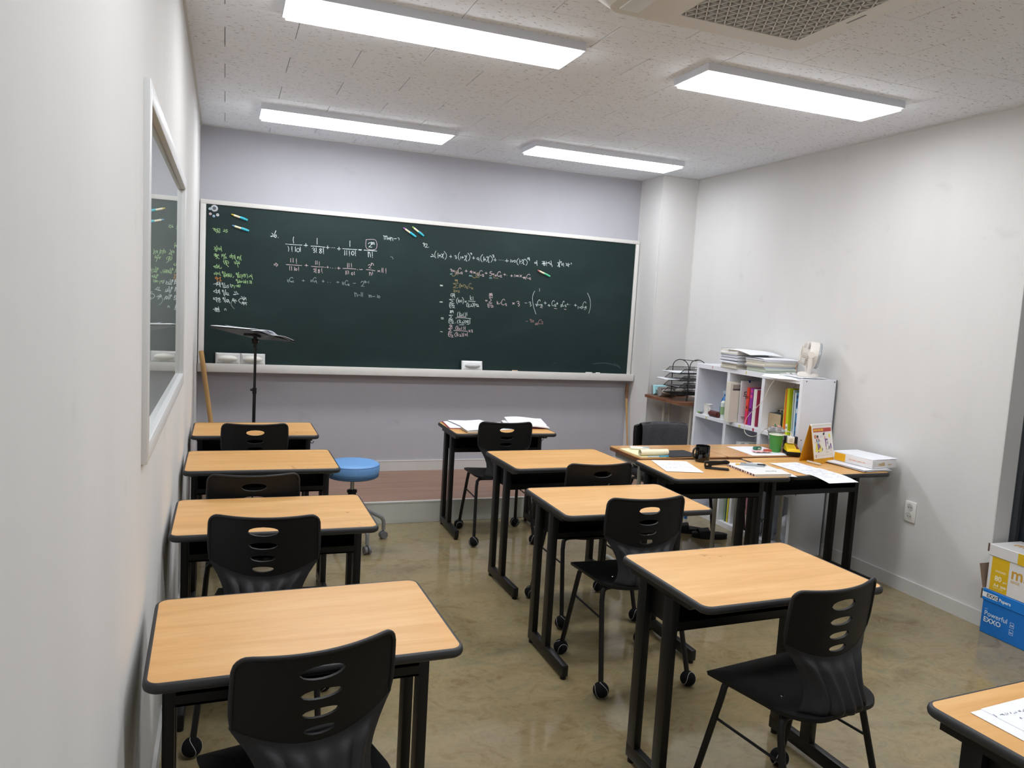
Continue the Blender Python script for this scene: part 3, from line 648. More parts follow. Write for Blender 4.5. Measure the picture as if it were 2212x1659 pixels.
'p':'4.2:1220,2027,1296,2029,1301,1960,1227,1958,1220,2027|4.2:531,1785,547,1787|4.2:531,1777,549,1778|4.2:543,1795,559,1782,548,1768|4.2:652,1836,652,1823,653,1809|4.2:669,1840,670,1825,670,1809|4.2:693,1837,695,1813|4.2:695,1805,696,1803|4.2:620,1788,677,1788,734,1789|4.2:646,1777,646,1762,647,1747|4.2:660,1776,661,1756|4.2:661,1750,661,1748|4.2:682,1774,682,1761,682,1748|4.2:701,1756,699,1751,694,1749,690,1751,688,1755,689,1760,694,1763,699,1761,701,1756|4.2:712,1777,713,1756|4.2:714,1749,714,1748|4.2:759,1792,781,1792|4.2:770,1802,771,1785|4.2:838,1832,838,1818,839,1805|4.2:850,1832,850,1820,850,1807|4.2:866,1828,867,1808|4.2:867,1802,868,1800|4.2:807,1788,851,1787,900,1789|4.2:824,1764,827,1769,832,1770,836,1765,834,1758,830,1751,826,1746,829,1748,839,1747|4.2:843,1778,844,1752|4.2:844,1744,845,1741|4.2:870,1764,863,1768,859,1762,865,1756,872,1749,865,1741,859,1746,865,1756,871,1764|4.2:887,1778,885,1764,889,1750|4.2:892,1744,893,1743|4.2:909,1788,913,1787|4.2:924,1790,936,1790|4.2:930,1799,931,1784|4.2:951,1787,952,1786|4.2:968,1785,969,1785|4.2:989,1787,990,1786|4.2:1004,1788,1027,1788|4.2:1015,1797,1016,1781|4.2:1083,1831,1083,1815,1084,1798|4.2:1095,1832,1095,1817,1096,1803|4.2:1112,1833,1114,1810|4.2:1114,1803,1115,1801|4.2:1049,1789,1098,1791,1149,1791|4.2:1071,1771,1071,1757,1072,1744|4.2:1080,1774,1080,1760,1081,1746|4.2:1092,1773,1093,1757|4.2:1094,1752,1094,1750|4.2:1127,1753,1126,1747,1121,1743,1117,1746,1115,1753,1117,1759,1121,1763,1125,1760,1127,1753|4.2:1137,1769,1139,1753|4.2:1139,1748,1140,1746|4.2:1162,1787,1163,1786|4.2:1177,1791,1188,1790,1199,1792|4.2:1246,1827,1250,1833,1258,1834,1264,1829,1261,1821,1254,1812,1247,1807,1253,1809,1268,1808|4.2:1268,1847,1271,1829|4.2:1270,1841,1278,1846,1284,1841,1288,1831|4.2:1231,1793,1270,1792,1299,1789|4.2:1255,1775,1258,1749|4.2:1257,1766,1264,1773,1269,1766,1273,1750|4.2:1280,1779,1281,1764|4.2:1281,1759,1282,1758|4.2:1322,1794,1340,1783|4.2:1339,1794,1322,1783|4.2:1353,1812,1354,1797,1354,1782|4.2:1363,1813,1364,1796,1365,1779|4.2:1386,1813,1388,1786|4.2:1389,1778,1389,1776|4.2:1918,1844,1925,1847,1932,1845,1930,1839,1924,1837,1932,1836,1937,1832,1930,1826,1928,1828|4.2:1941,1839,1958,1825|4.2:1957,1839,1942,1825|4.2:1974,1826,1979,1823,1977,1818,1972,1814,1970,1816,1974,1817,1983,1815|4.2:2012,1852,2004,1862,1992,1854,1985,1835,1990,1819,2000,1815,2009,1820|4.2:2010,1824,2013,1827,2020,1828,2024,1825,2022,1820,2016,1815,2011,1812,2015,1813,2027,1813|4.2:2047,1839,2066,1839|4.2:2056,1849,2057,1832|4.2:2101,1846,2090,1833,2114,1836|4.2:2104,1840,2106,1824|4.2:2121,1838,2138,1825|4.2:2137,1837,2121,1825|4.2:2151,1821,2156,1825,2162,1822,2160,1817,2156,1815,2162,1814,2165,1810,2160,1805,2159,1807|4.2:2198,1845,2190,1854,2178,1847,2171,1830,2176,1816,2186,1813,2195,1816|4.2:2198,1817,2201,1821,2207,1822,2211,1819,2209,1813,2204,1808,2199,1804,2203,1806,2214,1805|4.2:2220,1833,2244,1834|4.2:2231,1842,2233,1827|4.2:2281,1850,2268,1848,2266,1836,2277,1836,2283,1828,2276,1817,2264,1818|4.2:2289,1835,2305,1824|4.2:2304,1835,2289,1824|4.2:2322,1828,2314,1822,2313,1817,2318,1814,2325,1816,2324,1820,2314,1818|4.2:2361,1847,2353,1855,2339,1849,2331,1832,2336,1819,2347,1816,2358,1820|4.2:2359,1847,2351,1856,2340,1849,2332,1832,2337,1818,2347,1814,2356,1818|4.2:2358,1822,2361,1826,2366,1827,2370,1823,2368,1818,2364,1813,2360,1809,2363,1810,2373,1810|4.2:2388,1833,2407,1833|4.2:2397,1843,2398,1826|4.2:2417,1829,2418,1829|4.2:2431,1830,2431,1830|4.2:2450,1827,2472,1827|4.2:2461,1836,2462,1820|4.2:2487,1841,2488,1830,2488,1819|4.2:2499,1836,2503,1823,2511,1836,2515,1824|4.2:2525,1831,2524,1826,2520,1824,2517,1826,2515,1830,2516,1835,2520,1837,2523,1835,2525,1831|4.2:2535,1841,2553,1822|4.2:2552,1840,2536,1823|4.2:2574,1820,2574,1818,2572,1816,2570,1816,2568,1816,2566,1818,2566,1820,2566,1822,2568,1824,2570,1824,2572,1824,2573,1823,2574,1820|4.2:2574,1822,2575,1815,2576,1809|4.2:2589,1821,2589,1818,2587,1816,2585,1815,2582,1815,2580,1817,2580,1820,2580,1824,2582,1826,2584,1827,2586,1826,2588,1824,2589,1821|4.2:2589,1823,2590,1814,2592,1805|4.2:2628,1844,2620,1852,2606,1845,2598,1830,2603,1818,2615,1815,2625,1818|4.2:2621,1818,2625,1821,2632,1822,2636,1820,2634,1815,2628,1810,2623,1808,2627,1809,2639,1808|4.6:2239,1608,2255,1608|4.6:2239,1602,2255,1602|4.6:2284,1664,2275,1667,2270,1662,2278,1657,2287,1650,2278,1644,2269,1648,2278,1657,2285,1664|4.6:2295,1662,2295,1658,2293,1655,2291,1654,2288,1655,2286,1657,2285,1661,2286,1665,2287,1668,2290,1670,2292,1669,2294,1666,2295,1662|4.6:2295,1664,2297,1653,2298,1642|4.6:2300,1633,2271,1633,2291,1611,2270,1591,2299,1588|4.6:2261,1580,2266,1553,2276,1551|4.6:2262,1577,2293,1580|4.6:2269,1565,2288,1563|4.6:2291,1565,2294,1569,2301,1570,2306,1567,2303,1561,2297,1555,2292,1552,2297,1553,2309,1552|4.6:2313,1560,2314,1560|4.6:2343,1607,2345,1581|4.6:2353,1598,2346,1590,2357,1583|4.6:2358,1585,2369,1586|4.6:2376,1597,2376,1594,2376,1592|4.6:2413,1616,2404,1627,2391,1619,2383,1598,2389,1581,2400,1577,2410,1581|4.6:2416,1588,2422,1592,2428,1589,2426,1584,2421,1581,2427,1580,2431,1576,2426,1571,2424,1573|4.4:1999,1458,2076,1460|4.4:1946,1389,1939,1387,1938,1377,1944,1377,1947,1370,1943,1362,1937,1363|4.4:1957,1379,1957,1376,1955,1374,1953,1373,1950,1373,1948,1376,1948,1379,1948,1382,1950,1385,1952,1386,1955,1385,1957,1383,1957,1379|4.4:1957,1381,1958,1372,1960,1363|4.4:1959,1357,1927,1354,1952,1344,1930,1329,1961,1328|4.4:1931,1320,1932,1296,1946,1289|4.4:1931,1317,1957,1319|4.4:1936,1305,1954,1306|4.4:1952,1299,1956,1303,1964,1303,1970,1300,1967,1295,1960,1289,1953,1286,1959,1287,1974,1286|4.4:1998,1379,1993,1371,1991,1364,1993,1356,1998,1349|4.4:2006,1382,2009,1350|4.4:2016,1371,2009,1361,2020,1352|4.4:2023,1357,2032,1356|4.4:2027,1362,2028,1352|4.4:2041,1372,2042,1363,2042,1354|4.4:2056,1377,2060,1371,2063,1365,2062,1358,2060,1352|4.4:2072,1379,2074,1359|4.4:2075,1353,2075,1351|4.4:1976,1342,2030,1342,2094,1340|4.4:1997,1326,1988,1317,1985,1308,1988,1299,1996,1291|4.4:2003,1329,2005,1296|4.4:2013,1318,2006,1308,2017,1298|4.4:2017,1309,2022,1308,2027,1309|4.4:2034,1312,2039,1307,2038,1300,2032,1295,2029,1298,2034,1299,2045,1296|4.4:2046,1323,2052,1316,2055,1309,2054,1302,2051,1295|4.4:2062,1325,2063,1310,2063,1296|4.4:2075,1314,2077,1317,2082,1317,2085,1315,2084,1311,2080,1306,2076,1304,2079,1305,2088,1304|4.4:2094,1330,2096,1308|4.4:2097,1302,2097,1300|4.4:2106,1351,2119,1335|4.4:2118,1350,2106,1336|4.4:2128,1349,2130,1353,2135,1354,2138,1350,2137,1344,2133,1338,2129,1334,2132,1336,2141,1335|5.0:2484,1601,2501,1589|5.0:2500,1601,2485,1589|5.0:2522,1610,2532,1617,2543,1611,2540,1601,2531,1596,2543,1594,2550,1585,2540,1574,2537,1578|5.0:2597,1606,2606,1605,2615,1606|5.0:2743,1576,2762,1572|5.0:2875,1573,2898,1572|5.0:2971,1571,2988,1570|5.0:3163,1579,3177,1578',
't':'4.2:1964,1833,1988,1833,1990,1807,1967,1807,1964,1833|4.2:2144,1828,2169,1829,2171,1797,2147,1798,2144,1828|4.2:2305,1825,2304,1800,2340,1799|4.2:1969,1806,1956,1791,1940,1791,1937,1802|4.2:2146,1796,2133,1787,2120,1792,2113,1801|4.2:1974,1758,1973,1755,1969,1753,1965,1754,1963,1757,1965,1761,1969,1762,1973,1761,1974,1758|4.2:1974,1758,1975,1749|4.2:1986,1759,1984,1755,1981,1754,1978,1755,1976,1758,1977,1761,1981,1763,1984,1762,1986,1759|4.2:1986,1759,1987,1740|4.2:1994,1734,1948,1730,1983,1717,1952,1696,1995,1697|4.2:2013,1733,2005,1723,2003,1715,2005,1705,2013,1698|4.2:2015,1726,2016,1708|4.2:2022,1720,2017,1714,2024,1709|4.2:2024,1715,2035,1715|4.2:2029,1721,2030,1710|4.2:2040,1727,2041,1717,2041,1708|4.2:2046,1728,2054,1722,2058,1715,2057,1708,2052,1701|4.2:2067,1716,2069,1694|4.2:2077,1709,2069,1702,2081,1696|4.2:2107,1733,2101,1741,2091,1735,2086,1720,2090,1707,2097,1704,2105,1707|4.2:2108,1702,2111,1704,2118,1705,2122,1703,2120,1700,2114,1696,2110,1694,2114,1695,2125,1694|4.2:1959,1683,1961,1657|4.2:1969,1675,1961,1666,1973,1659|4.2:1975,1673,1988,1672|4.2:1976,1667,1988,1666|4.2:1994,1670,1997,1674,2003,1674,2007,1671,2005,1667,2000,1661,1995,1658,1999,1659,2010,1659',
'c':'4.2:1920,1805,1936,1813|4.2:1924,1802,1938,1808|4.2:2085,1806,2108,1806|4.2:2085,1799,2108,1799|4.2:2264,1802,2284,1801|4.2:2264,1793,2285,1793',
'd':'5.0:1841,1711,1861,1710|5.0:1842,1703,1861,1703|5.0:1845,1574,1866,1574|5.0:1845,1570,1866,1570|5.0:1862,1443,1880,1442|5.0:1862,1434,1881,1433|5.0:1861,1329,1878,1326|5.0:1841,1710,1859,1710|5.0:1841,1705,1859,1705|4.6:1951,1614,1947,1627,1935,1626,1936,1641,1946,1646,1953,1636,1947,1627|4.6:1966,1638,1965,1634,1963,1630,1960,1629,1956,1630,1954,1633,1953,1637,1953,1642,1956,1645,1959,1647,1962,1646,1965,1643,1966,1638|4.6:1966,1641,1967,1628,1970,1615|4.6:1965,1600,1923,1597,1955,1584,1926,1566,1967,1567|4.6:1928,1556,1931,1532,1943,1528|4.6:1926,1553,1957,1559|4.6:1933,1544,1957,1545|4.6:1951,1546,1955,1551,1964,1552,1969,1548,1967,1541,1959,1534,1953,1529,1958,1531,1974,1530|4.6:1997,1615,1988,1602,1986,1589,1989,1575,1997,1564|4.6:2001,1604,2003,1576|4.6:2011,1595,2003,1586,2014,1578|4.6:2014,1588,2026,1588|4.6:2019,1596,2020,1583|4.6:2032,1600,2032,1589,2033,1579|4.6:2034,1620,2044,1608,2049,1595,2047,1581,2042,1568|4.6:2060,1592,2071,1581|4.6:2071,1592,2060,1582|4.6:2103,1638,2106,1604|4.6:2114,1626,2106,1616,2118,1606|4.6:2127,1632,2129,1613|4.6:2129,1607,2130,1605|4.6:2089,1593,2119,1593,2150,1592|4.6:2081,1576,2077,1568,2076,1560,2077,1551,2081,1545|4.6:2089,1578,2092,1541|4.6:2100,1565,2092,1554,2104,1543|4.6:2113,1566,2120,1561,2118,1554,2111,1549,2107,1551,2113,1552,2126,1549|4.6:2126,1578,2133,1571,2136,1564,2135,1557,2131,1549|4.6:2141,1579,2143,1555|4.6:2144,1547,2144,1545|4.6:2151,1574,2166,1560|4.6:2165,1573,2152,1560|4.6:2171,1569,2178,1563,2176,1556,2169,1550,2165,1553,2171,1554,2184,1551|4.4:1947,1503,1939,1506,1935,1502,1941,1497,1949,1491,1942,1486,1935,1489,1941,1497,1947,1503|4.4:1961,1503,1960,1499,1958,1497,1955,1496,1952,1497,1950,1499,1949,1502,1950,1505,1952,1507,1955,1508,1958,1508,1960,1506,1961,1503|4.4:1961,1504,1962,1496,1964,1487|4.4:1960,1469,1926,1466,1952,1454,1929,1437,1961,1437|4.4:1928,1430,1929,1405,1943,1400|4.4:1928,1426,1957,1430|4.4:1936,1415,1955,1418|4.4:1949,1417,1953,1421,1962,1422,1968,1418,1965,1412,1957,1405,1951,1401,1956,1402,1973,1402|4.4:1988,1407,1989,1406|4.4:2005,1495,2002,1486,2001,1477,2002,1467,2006,1459|4.4:2018,1498,2020,1463|4.4:2028,1487,2020,1475,2032,1465|4.4:2034,1473,2046,1473|4.4:2039,1482,2040,1467|4.4:2052,1490,2053,1479,2053,1468|4.4:2065,1495,2070,1488,2072,1480,2072,1473,2069,1465|4.4:2081,1497,2082,1485,2083,1472|4.4:1990,1444,1992,1448,2055,1450,2117,1448|4.4:2010,1430,2004,1423,2003,1416,2005,1409,2009,1403|4.4:2021,1435,2023,1407|4.4:2030,1426,2023,1417,2034,1409|4.4:2046,1420,2052,1416,2050,1410,2044,1406,2040,1408,2045,1409,2057,1406|4.4:2056,1432,2062,1426,2064,1420,2064,1414,2060,1407|4.4:2071,1433,2073,1412|4.4:2073,1405,2074,1403|4.4:2078,1427,2090,1413|4.4:2089,1426,2079,1414|4.4:2086,1426,2089,1430,2095,1431,2099,1427,2097,1421,2092,1414,2088,1410,2091,1412,2102,1411|4.4:2110,1438,2112,1413|4.4:2112,1406,2113,1404|4.4:2021,1392,2061,1394|4.4:2087,1399,2103,1400|4.4:2635,1611,2643,1617,2651,1612,2649,1603,2642,1599,2651,1597,2657,1589,2649,1580,2647,1583|4.4:2681,1711,2668,1683,2665,1642,2678,1581,2704,1516|4.4:2695,1598,2702,1601,2709,1599,2706,1595,2701,1593,2708,1592,2713,1589,2706,1584,2704,1586|4.4:2738,1629,2731,1639,2720,1632,2713,1613,2718,1598,2727,1594,2736,1598|4.4:2742,1597,2746,1600,2754,1601,2759,1598,2757,1593,2750,1588,2744,1585,2749,1586,2763,1586|4.4:2774,1615,2797,1615|4.4:2785,1626,2787,1606|4.4:2823,1605,2813,1595,2834,1596|4.4:2825,1600,2827,1588|4.4:2873,1632,2866,1641,2854,1634,2848,1615,2853,1599,2862,1595,2871,1599|4.4:2873,1603,2876,1607,2883,1608,2888,1605,2885,1599,2880,1594,2875,1590,2879,1592,2891,1591|4.4:2891,1616,2908,1616|4.4:2899,1626,2901,1609|4.4:2945,1609,2936,1608,2935,1601,2943,1601,2947,1596,2942,1590,2934,1591|4.4:2966,1632,2961,1642,2954,1634,2950,1616,2954,1601,2960,1596,2966,1600|4.4:2972,1606,2978,1610,2984,1607,2982,1602,2977,1600,2984,1599,2988,1596,2982,1591,2981,1592|4.4:2991,1615,3008,1615|4.4:2999,1623,3000,1609|4.4:3021,1613,3022,1612|4.4:3035,1611,3035,1611|4.4:3064,1611,3087,1611|4.4:3075,1622,3077,1603|4.4:3102,1604,3103,1594,3104,1583|4.4:3115,1598,3120,1591,3129,1600|4.4:3145,1595,3143,1588,3139,1585,3134,1588,3131,1594,3133,1601,3137,1604,3142,1602,3145,1595|4.4:3177,1636,3168,1648,3155,1639,3147,1617,3153,1598,3164,1593,3175,1598|4.4:3170,1602,3172,1606,3179,1606,3183,1603,3181,1599,3176,1594,3171,1591,3175,1592,3186,1591|4.4:3186,1724,3211,1680,3222,1628,3220,1586,3211,1547|4.4:2724,1736,2726,1712',
'r':'4.2:2616,1449,2624,1448,2633,1449|4.2:2652,1464,2658,1469,2665,1465,2663,1459,2658,1456,2665,1454,2670,1449,2664,1442,2662,1444|4.2:2674,1463,2691,1443|4.2:2689,1461,2676,1444|4.2:2713,1439,2707,1432,2705,1426,2710,1421,2717,1424,2715,1429,2707,1426|4.2:2728,1434,2727,1431,2725,1429,2723,1428,2720,1428,2718,1430,2717,1433,2718,1436,2720,1438,2722,1439,2725,1439,2727,1437,2728,1434|4.2:2728,1435,2729,1427,2731,1419|4.2:2760,1462,2753,1470,2741,1464,2733,1448,2738,1435,2748,1432,2758,1435|4.2:2763,1449,2765,1453,2771,1454,2774,1450,2773,1443,2768,1437,2765,1433,2768,1434,2777,1433',
}

CHALK_COL = {'g': ('green_chalk', '#a9cf93'), 'o': ('orange_chalk', '#c98a4e'), 'w': ('white_chalk', '#d6e3e1'), 'f': ('faint_chalk', '#97a8a6'),
             'p': ('pink_chalk', '#d3bfc3'), 't': ('ochre_chalk', '#9b9068'), 'c': ('cyan_chalk', '#8fb5b8'), 'd': ('dusty_white_chalk', '#cddad7'), 'r': ('dull_pink_chalk', '#a98585')}
def chalk_mesh(strokes):
    bm = B(); k = 0
    rnd = random.Random(3)
    for st in strokes.split('|'):
        wd, nums = st.split(':')
        v = [int(a) / 1000 for a in nums.split(',')]
        pts = [(v[i], v[i + 1]) for i in range(0, len(v), 2)]
        # smooth the stroke with a Catmull-Rom curve
        if len(pts) > 2:
            P = [pts[0]] + pts + [pts[-1]]; sm = []
            for i in range(1, len(P) - 2):
                for s in range(4):
                    u = s / 4
                    sm.append(tuple(0.5 * (2 * P[i][a] + (P[i + 1][a] - P[i - 1][a]) * u + (2 * P[i - 1][a] - 5 * P[i][a] + 4 * P[i + 1][a] - P[i + 2][a]) * u * u
                                           + (3 * P[i][a] - P[i - 1][a] - 3 * P[i + 1][a] + P[i + 2][a]) * u ** 3) for a in (0, 1)))
            sm.append(pts[-1]); pts = sm
        hw = float(wd) / 2300 * rnd.uniform(0.9, 1.15)
        L = []; R = []
        y = YBD - 0.0004 - 0.00002 * (k % 9); k += 1
        for i, p in enumerate(pts):
            a = pts[max(i - 1, 0)]; b = pts[min(i + 1, len(pts) - 1)]
            dx, dz = b[0] - a[0], b[1] - a[1]; l = math.hypot(dx, dz) or 1
            nx, nz = -dz / l, dx / l
            h = hw * rnd.uniform(0.8, 1.12)
            e = 0.0
            if i == 0: e = -hw
            if i == len(pts) - 1: e = hw
            ex, ez = dx / l * e, dz / l * e
            L.append(bm.verts.new((p[0] + nx * h + ex, y, p[1] + nz * h + ez))); R.append(bm.verts.new((p[0] - nx * h + ex, y, p[1] - nz * h + ez)))
        for i in range(len(pts) - 1):
            bm.faces.new((R[i], R[i + 1], L[i + 1], L[i]))
    return bm
def chalk_mat(name, col):
    m = mat(name, col, 0.9, spec=0.1); t = NT(m); b = t.n['Principled BSDF']
    g = t.new('ShaderNodeNewGeometry')
    n = t.noise(g.outputs['Position'], 420, 2)
    c = lin(col)
    r = t.ramp(n.outputs[0], [(0.3, tuple(v * .7 for v in c[:3]) + (1,)), (0.6, c)])
    t.link(r.outputs[0], b.inputs['Base Color'])
    return m
for key, s in CHALK.items():
    nm, c = CHALK_COL[key]
    o = obj('chalk_writing', chalk_mesh(s), chalk_mat(nm, c), cb)
    o['label'] = nm.replace('_', ' ') + ' handwriting'
    o['kind'] = 'stuff'
# wiped smear at the lower right of the board
sm = '7:3290,1098,3360,1108,3440,1106,3520,1090,3560,1072|5:3500,1110,3545,1090,3570,1062|4:2900,1090,2925,1096'
o = obj('chalk_writing', chalk_mesh(sm), chalk_mat('smeared_chalk', '#4d5f5e'), cb); o['label'] = 'smeared chalk dust'; o['kind'] = 'stuff'

# ---- chalk holders clinging to the board
def holder(label, x0, z0, x1, z1, tipc, capc, clip):
    L = math.hypot(x1 - x0, z1 - z0)
    t = thing('chalk_holder', label, 'chalk holder', (x0, YBD - .0005, z0), 0, 'coloured chalk holders stuck to the board')
    M_ = axes((0, -0.0075, 0), (x1 - x0, 0, z1 - z0), (-(z1 - z0), 0, x1 - x0)) @ RY(PI / 2)   # local z along the holder
    r = 0.0075
    bm = B(); lathe(bm, [(0.0035, 0), (0.005, .004), (r * .82, .016), (r * .82, .02)], 14, M_)
    obj('tip', bm, mat('tip_' + tipc.strip('#'), tipc, .6), t)
    bm = B(); lathe(bm, [(r, .018), (r, L * .55)], 14, M_)
    obj('barrel', bm, mat('holder_cream', '#efe6c4', .45), t)
    bm = B(); lathe(bm, [(r * 1.1, L * .53), (r * 1.12, L * .8), (r, L)], 14, M_)
    obj('cap', bm, mat('cap_' + capc.strip('#'), capc, .4), t)
    bm = B(); box(bm, -.0015, .0015, r * .9, r * 1.35, L * .55, L * .85, M_)
    obj('clip', bm, mat('clip_' + clip.strip('#'), clip, .4), t)
holder('yellow tipped chalk holder, upper of the two at top left', .22, 2.128, .335, 2.095, '#d9c23e', '#35b6cc', '#35b6cc')
holder('blue tipped chalk holder, lower of the two at top left', .227, 2.047, .346, 2.017, '#6fa3c9', '#35b6cc', '#8fd0da')
holder('purple tipped chalk holder near the top middle of the board', 1.512, 2.145, 1.618, 2.081, '#a067b5', '#2fb0c6', '#2fb0c6')
holder('lime tipped chalk holder beside the purple one', 1.584, 2.159, 1.682, 2.094, '#9ccf5f', '#2fb0c6', '#b9c9a0')
holder('red tipped chalk holder with green cap on right half', 2.695, 1.89, 2.811, 1.846, '#d8757c', '#52bd93', '#6f8d6c')
# ---- magnets
M_mag = mat('magnet_white', '#d5d8da', .3)
def magnet(label, x, z, r, m1, m2=None):
    t = thing('magnet', label, 'magnet', (x, YBD, z), 0, 'round magnets in the board corner')
    Mx = RX(PI / 2)
    bm = B(); lathe(bm, [(r, 0), (r, .006), (r * .85, .009), (r * .55, .0095), (.0001, .0095)], 20, Mx); obj('disc', bm, m1, t)
    bm = B(); lathe(bm, [(r * .5, .0096), (r * .45, .0105), (.0001, .0106)], 16, Mx); obj('inset', bm, m2 or M_chrome, t)
magnet('large silver rimmed magnet at the top left corner', .102, 2.160, .025, mat('magnet_rim', '#b9bcc2', .3), mat('magnet_dark', '#5d5f68', .3))
magnet('small pale blue magnet left of the large magnet', .072, 2.154, .010, mat('magnet_pale_blue', '#b5cfdc', .3))
magnet('small pink magnet below left of the large magnet', .075, 2.117, .010, mat('magnet_pink', '#dbb7bf', .3))
magnet('small blue magnet directly below the large magnet', .099, 2.103, .010, mat('magnet_blue', '#9cc3e0', .3))
magnet('small white magnet below right of the large magnet', .125, 2.114, .011, M_mag)
# ---- chalk erasers on the tray
def eraser(label, x0, x1, loc_y, z, lean, m_plate, m_handle, h=0.082, group='felt chalk erasers', rz=0):
    wd = x1 - x0
    t = thing('chalk_eraser', label, 'eraser', ((x0 + x1) / 2, loc_y, z), (lean, 0, rz), group)
    bm = B(); rbox(bm, -wd / 2, wd / 2, -0.012, 0.014, 0, h, .003); obj('felt', bm, mat('felt_grey', '#8b8c8d', .9), t)
    bm = B()
    a = [bm.verts.new(p) for p in ((-wd / 2, -.012, 0), (wd / 2, -.012, 0), (wd / 2, -.012, h), (-wd / 2, -.012, h))]
    b = [bm.verts.new(p) for p in ((-wd / 2 + .014, -.024, .012), (wd / 2 - .014, -.024, .012), (wd / 2 - .014, -.024, h - .012), (-wd / 2 + .014, -.024, h - .012))]
    bm.faces.new(b)
    for k in range(4): bm.faces.new((a[k], a[(k + 1) % 4], b[(k + 1) % 4], b[k]))
    obj('back_plate', bm, m_plate, t)
    bm = B(); sphere(bm, (0, -0.026, h * .47), 1, wd * .385, .028, h * .31, 20, 12)
    obj('handle', bm, m_handle, t)
    return t
M_ep = mat('eraser_plate', '#c9c9c7', .5); M_eh = mat('eraser_handle', '#dedcd4', .35)
eraser('leftmost white handled eraser on the chalk tray', .128, .303, 6.098, 1.0165, -.13, M_ep, M_eh, .083)
eraser('white handled eraser behind the music stand pole', .305, .481, 6.098, 1.0165, -.13, M_ep, M_eh, .083)
eraser('white eraser alone at the middle of the chalk tray', 2.048, 2.228, 6.094, 1.0165, -.17, mat('eraser_plate_white', '#e3e4e4', .5), mat('eraser_handle_grey', '#c6c7c6', .35), .078)
def chalk(label, x, L, c):
    bm = B(); cyl(bm, (x, 6.088, 1.0215), (x + L, 6.09, 1.0215), .0055, .005, 12)
    tag(obj('chalk_stick', bm, mat('stick_' + c.strip('#'), c, .8)), label, 'chalk', 'chalk ends on the tray')
chalk('orange chalk stub on the tray right of the eraser', 2.50, .05, '#c9a58a')
chalk('longer white chalk stub near the right end of the tray', 3.20, .062, '#d9d9d4')
chalk('shorter white chalk stub near the right end of the tray', 3.30, .04, '#d9d9d4')

# ================================================================== POLES
bm = B(); cyl(bm, (0.165, 6.062, PZ + .004), (0.030, 6.026, 1.115), .0165, .0175, 16)
tag(obj('broom_handle', bm, M_pole), 'pale wooden pole leaning in the left corner under the chalkboard', 'pole')
pt = thing('pointer_stick', 'thin wooden pointer with wound grip leaning in the right corner', 'pointer', (3.637, 6.0, PZ))
bm = B(); tube(bm, [(0.010, .0, .001), (.006, .05, .3), (.002, .09, .55), (0, .10, .64)], [.006, .0075, .0095, .011], 12)
obj('shaft', bm, M_pole, pt)
bm = B(); tube(bm, [(0, .10, .64), (.002, .108, .70), (.004, .112, .74), (.005, .115, .775)], [.011, .0145, .013, .009], 12)
obj('grip', bm, wood_mat('grip_wood', '#5b3d22', '#7a5533', '#916a42', .5, 3, axis='z'), pt)
bm = B(); tube(bm, [(0, .1, .70), (-.012, .095, .64), (-.006, .1, .58), (.006, .095, .60)], .0014, 6)
obj('string', bm, mat('string_tan', '#8f7554', .8), pt)

# ================================================================== MUSIC STAND
ms = thing('music_stand', 'black music stand on the platform with tilted desk', 'music stand', (0.388, 5.50, PZ))
bm = B(); cyl(bm, (0, 0, .18), (0, 0, .74), .0112, n=16); cyl(bm, (0, 0, .5), (0, 0, 1.06), .0092, n=14)
obj('pole', bm, M_black_metal, ms)
bm = B(); cyl(bm, (0, 0, .715), (0, 0, .755), .0138, n=16); cyl(bm, (-.008, -.004, .742), (-.026, -.008, .742), .008, n=10)
obj('height_clamp', bm, M_black_plastic, ms)
for k in range(3):
    a = k * 2 * PI / 3 + .5
    bm = B(); tube(bm, [(0, 0, .32), (.12 * math.cos(a), .12 * math.sin(a), .17), (.24 * math.cos(a), .24 * math.sin(a), .01)], .006, 8)
    lg = obj('leg', bm, M_black_metal, ms)
    bm = B(); sphere(bm, (.24 * math.cos(a), .24 * math.sin(a), .011), .011, u=10, v=8); obj('rubber_foot', bm, M_black_plastic, lg)
MSD = T(-0.021, 0, 1.123) @ RZ(2.417) @ RX(0.186)
bm = B(); rbox(bm, -.012, .012, -.02, .02, -.055, -.012, .003); cyl(bm, (-.02, 0, -.045), (.02, 0, -.045), .016, n=16); cyl(bm, (0, 0, -.09), (0, 0, -.05), .010, n=14)
obj('tilt_clamp', bm, M_black_plastic, ms).matrix_local = T(-0.004, 0, 1.122)
bm = B(); cyl(bm, (.0205, -.004, -.045), (.024, -.004, -.045), .005, n=10)
obj('clamp_bolt', bm, M_chrome, ms).matrix_local = T(-0.004, -.008, 1.122)
bm = B(); rbox(bm, -.17, .17, -.245, .245, -.003, 0, .0014, 1, MSD); rbox(bm, -.17, .17, -.252, -.245, -.003, .02, .0014, 1, MSD); rbox(bm, -.05, .05, -.03, .03, -.016, -.003, .002, 1, MSD)
obj('desk_plate', bm, M_black_metal, ms)
W_MSD = T(0.388, 5.5, PZ) @ MSD
sp = thing('sheet_music', 'open white booklet and loose sheets lying on the music stand', 'papers', (0, 0, 0)); sp.matrix_world = W_MSD
bm = B()
for k, (dx, dy, a) in enumerate([(0, 0, 0), (.012, -.01, .04), (-.02, .006, -.05), (.03, -.02, .08)]):
    Mk = RZ(PI / 2) @ T(dx - .015, dy, .0015 + k * .0028) @ RZ(a)
    sheet(bm, -.215, 0, -.145, .145, 0, .002, lambda u, v: .012 * math.sin(u * PI) , Mk)
    sheet(bm, .002, .215, -.145, .145, 0, .002, lambda u, v: .014 * math.sin(u * PI) - .004 * u, Mk)
obj('page', bm, M_paper, sp)
bm = B(); sheet(bm, -.12, .13, -.14, .12, .028, .0006, lambda u, v: .012 * math.sin(u * 4) * v, RZ(PI / 2 + .25)); obj('page', bm, M_paper, sp)
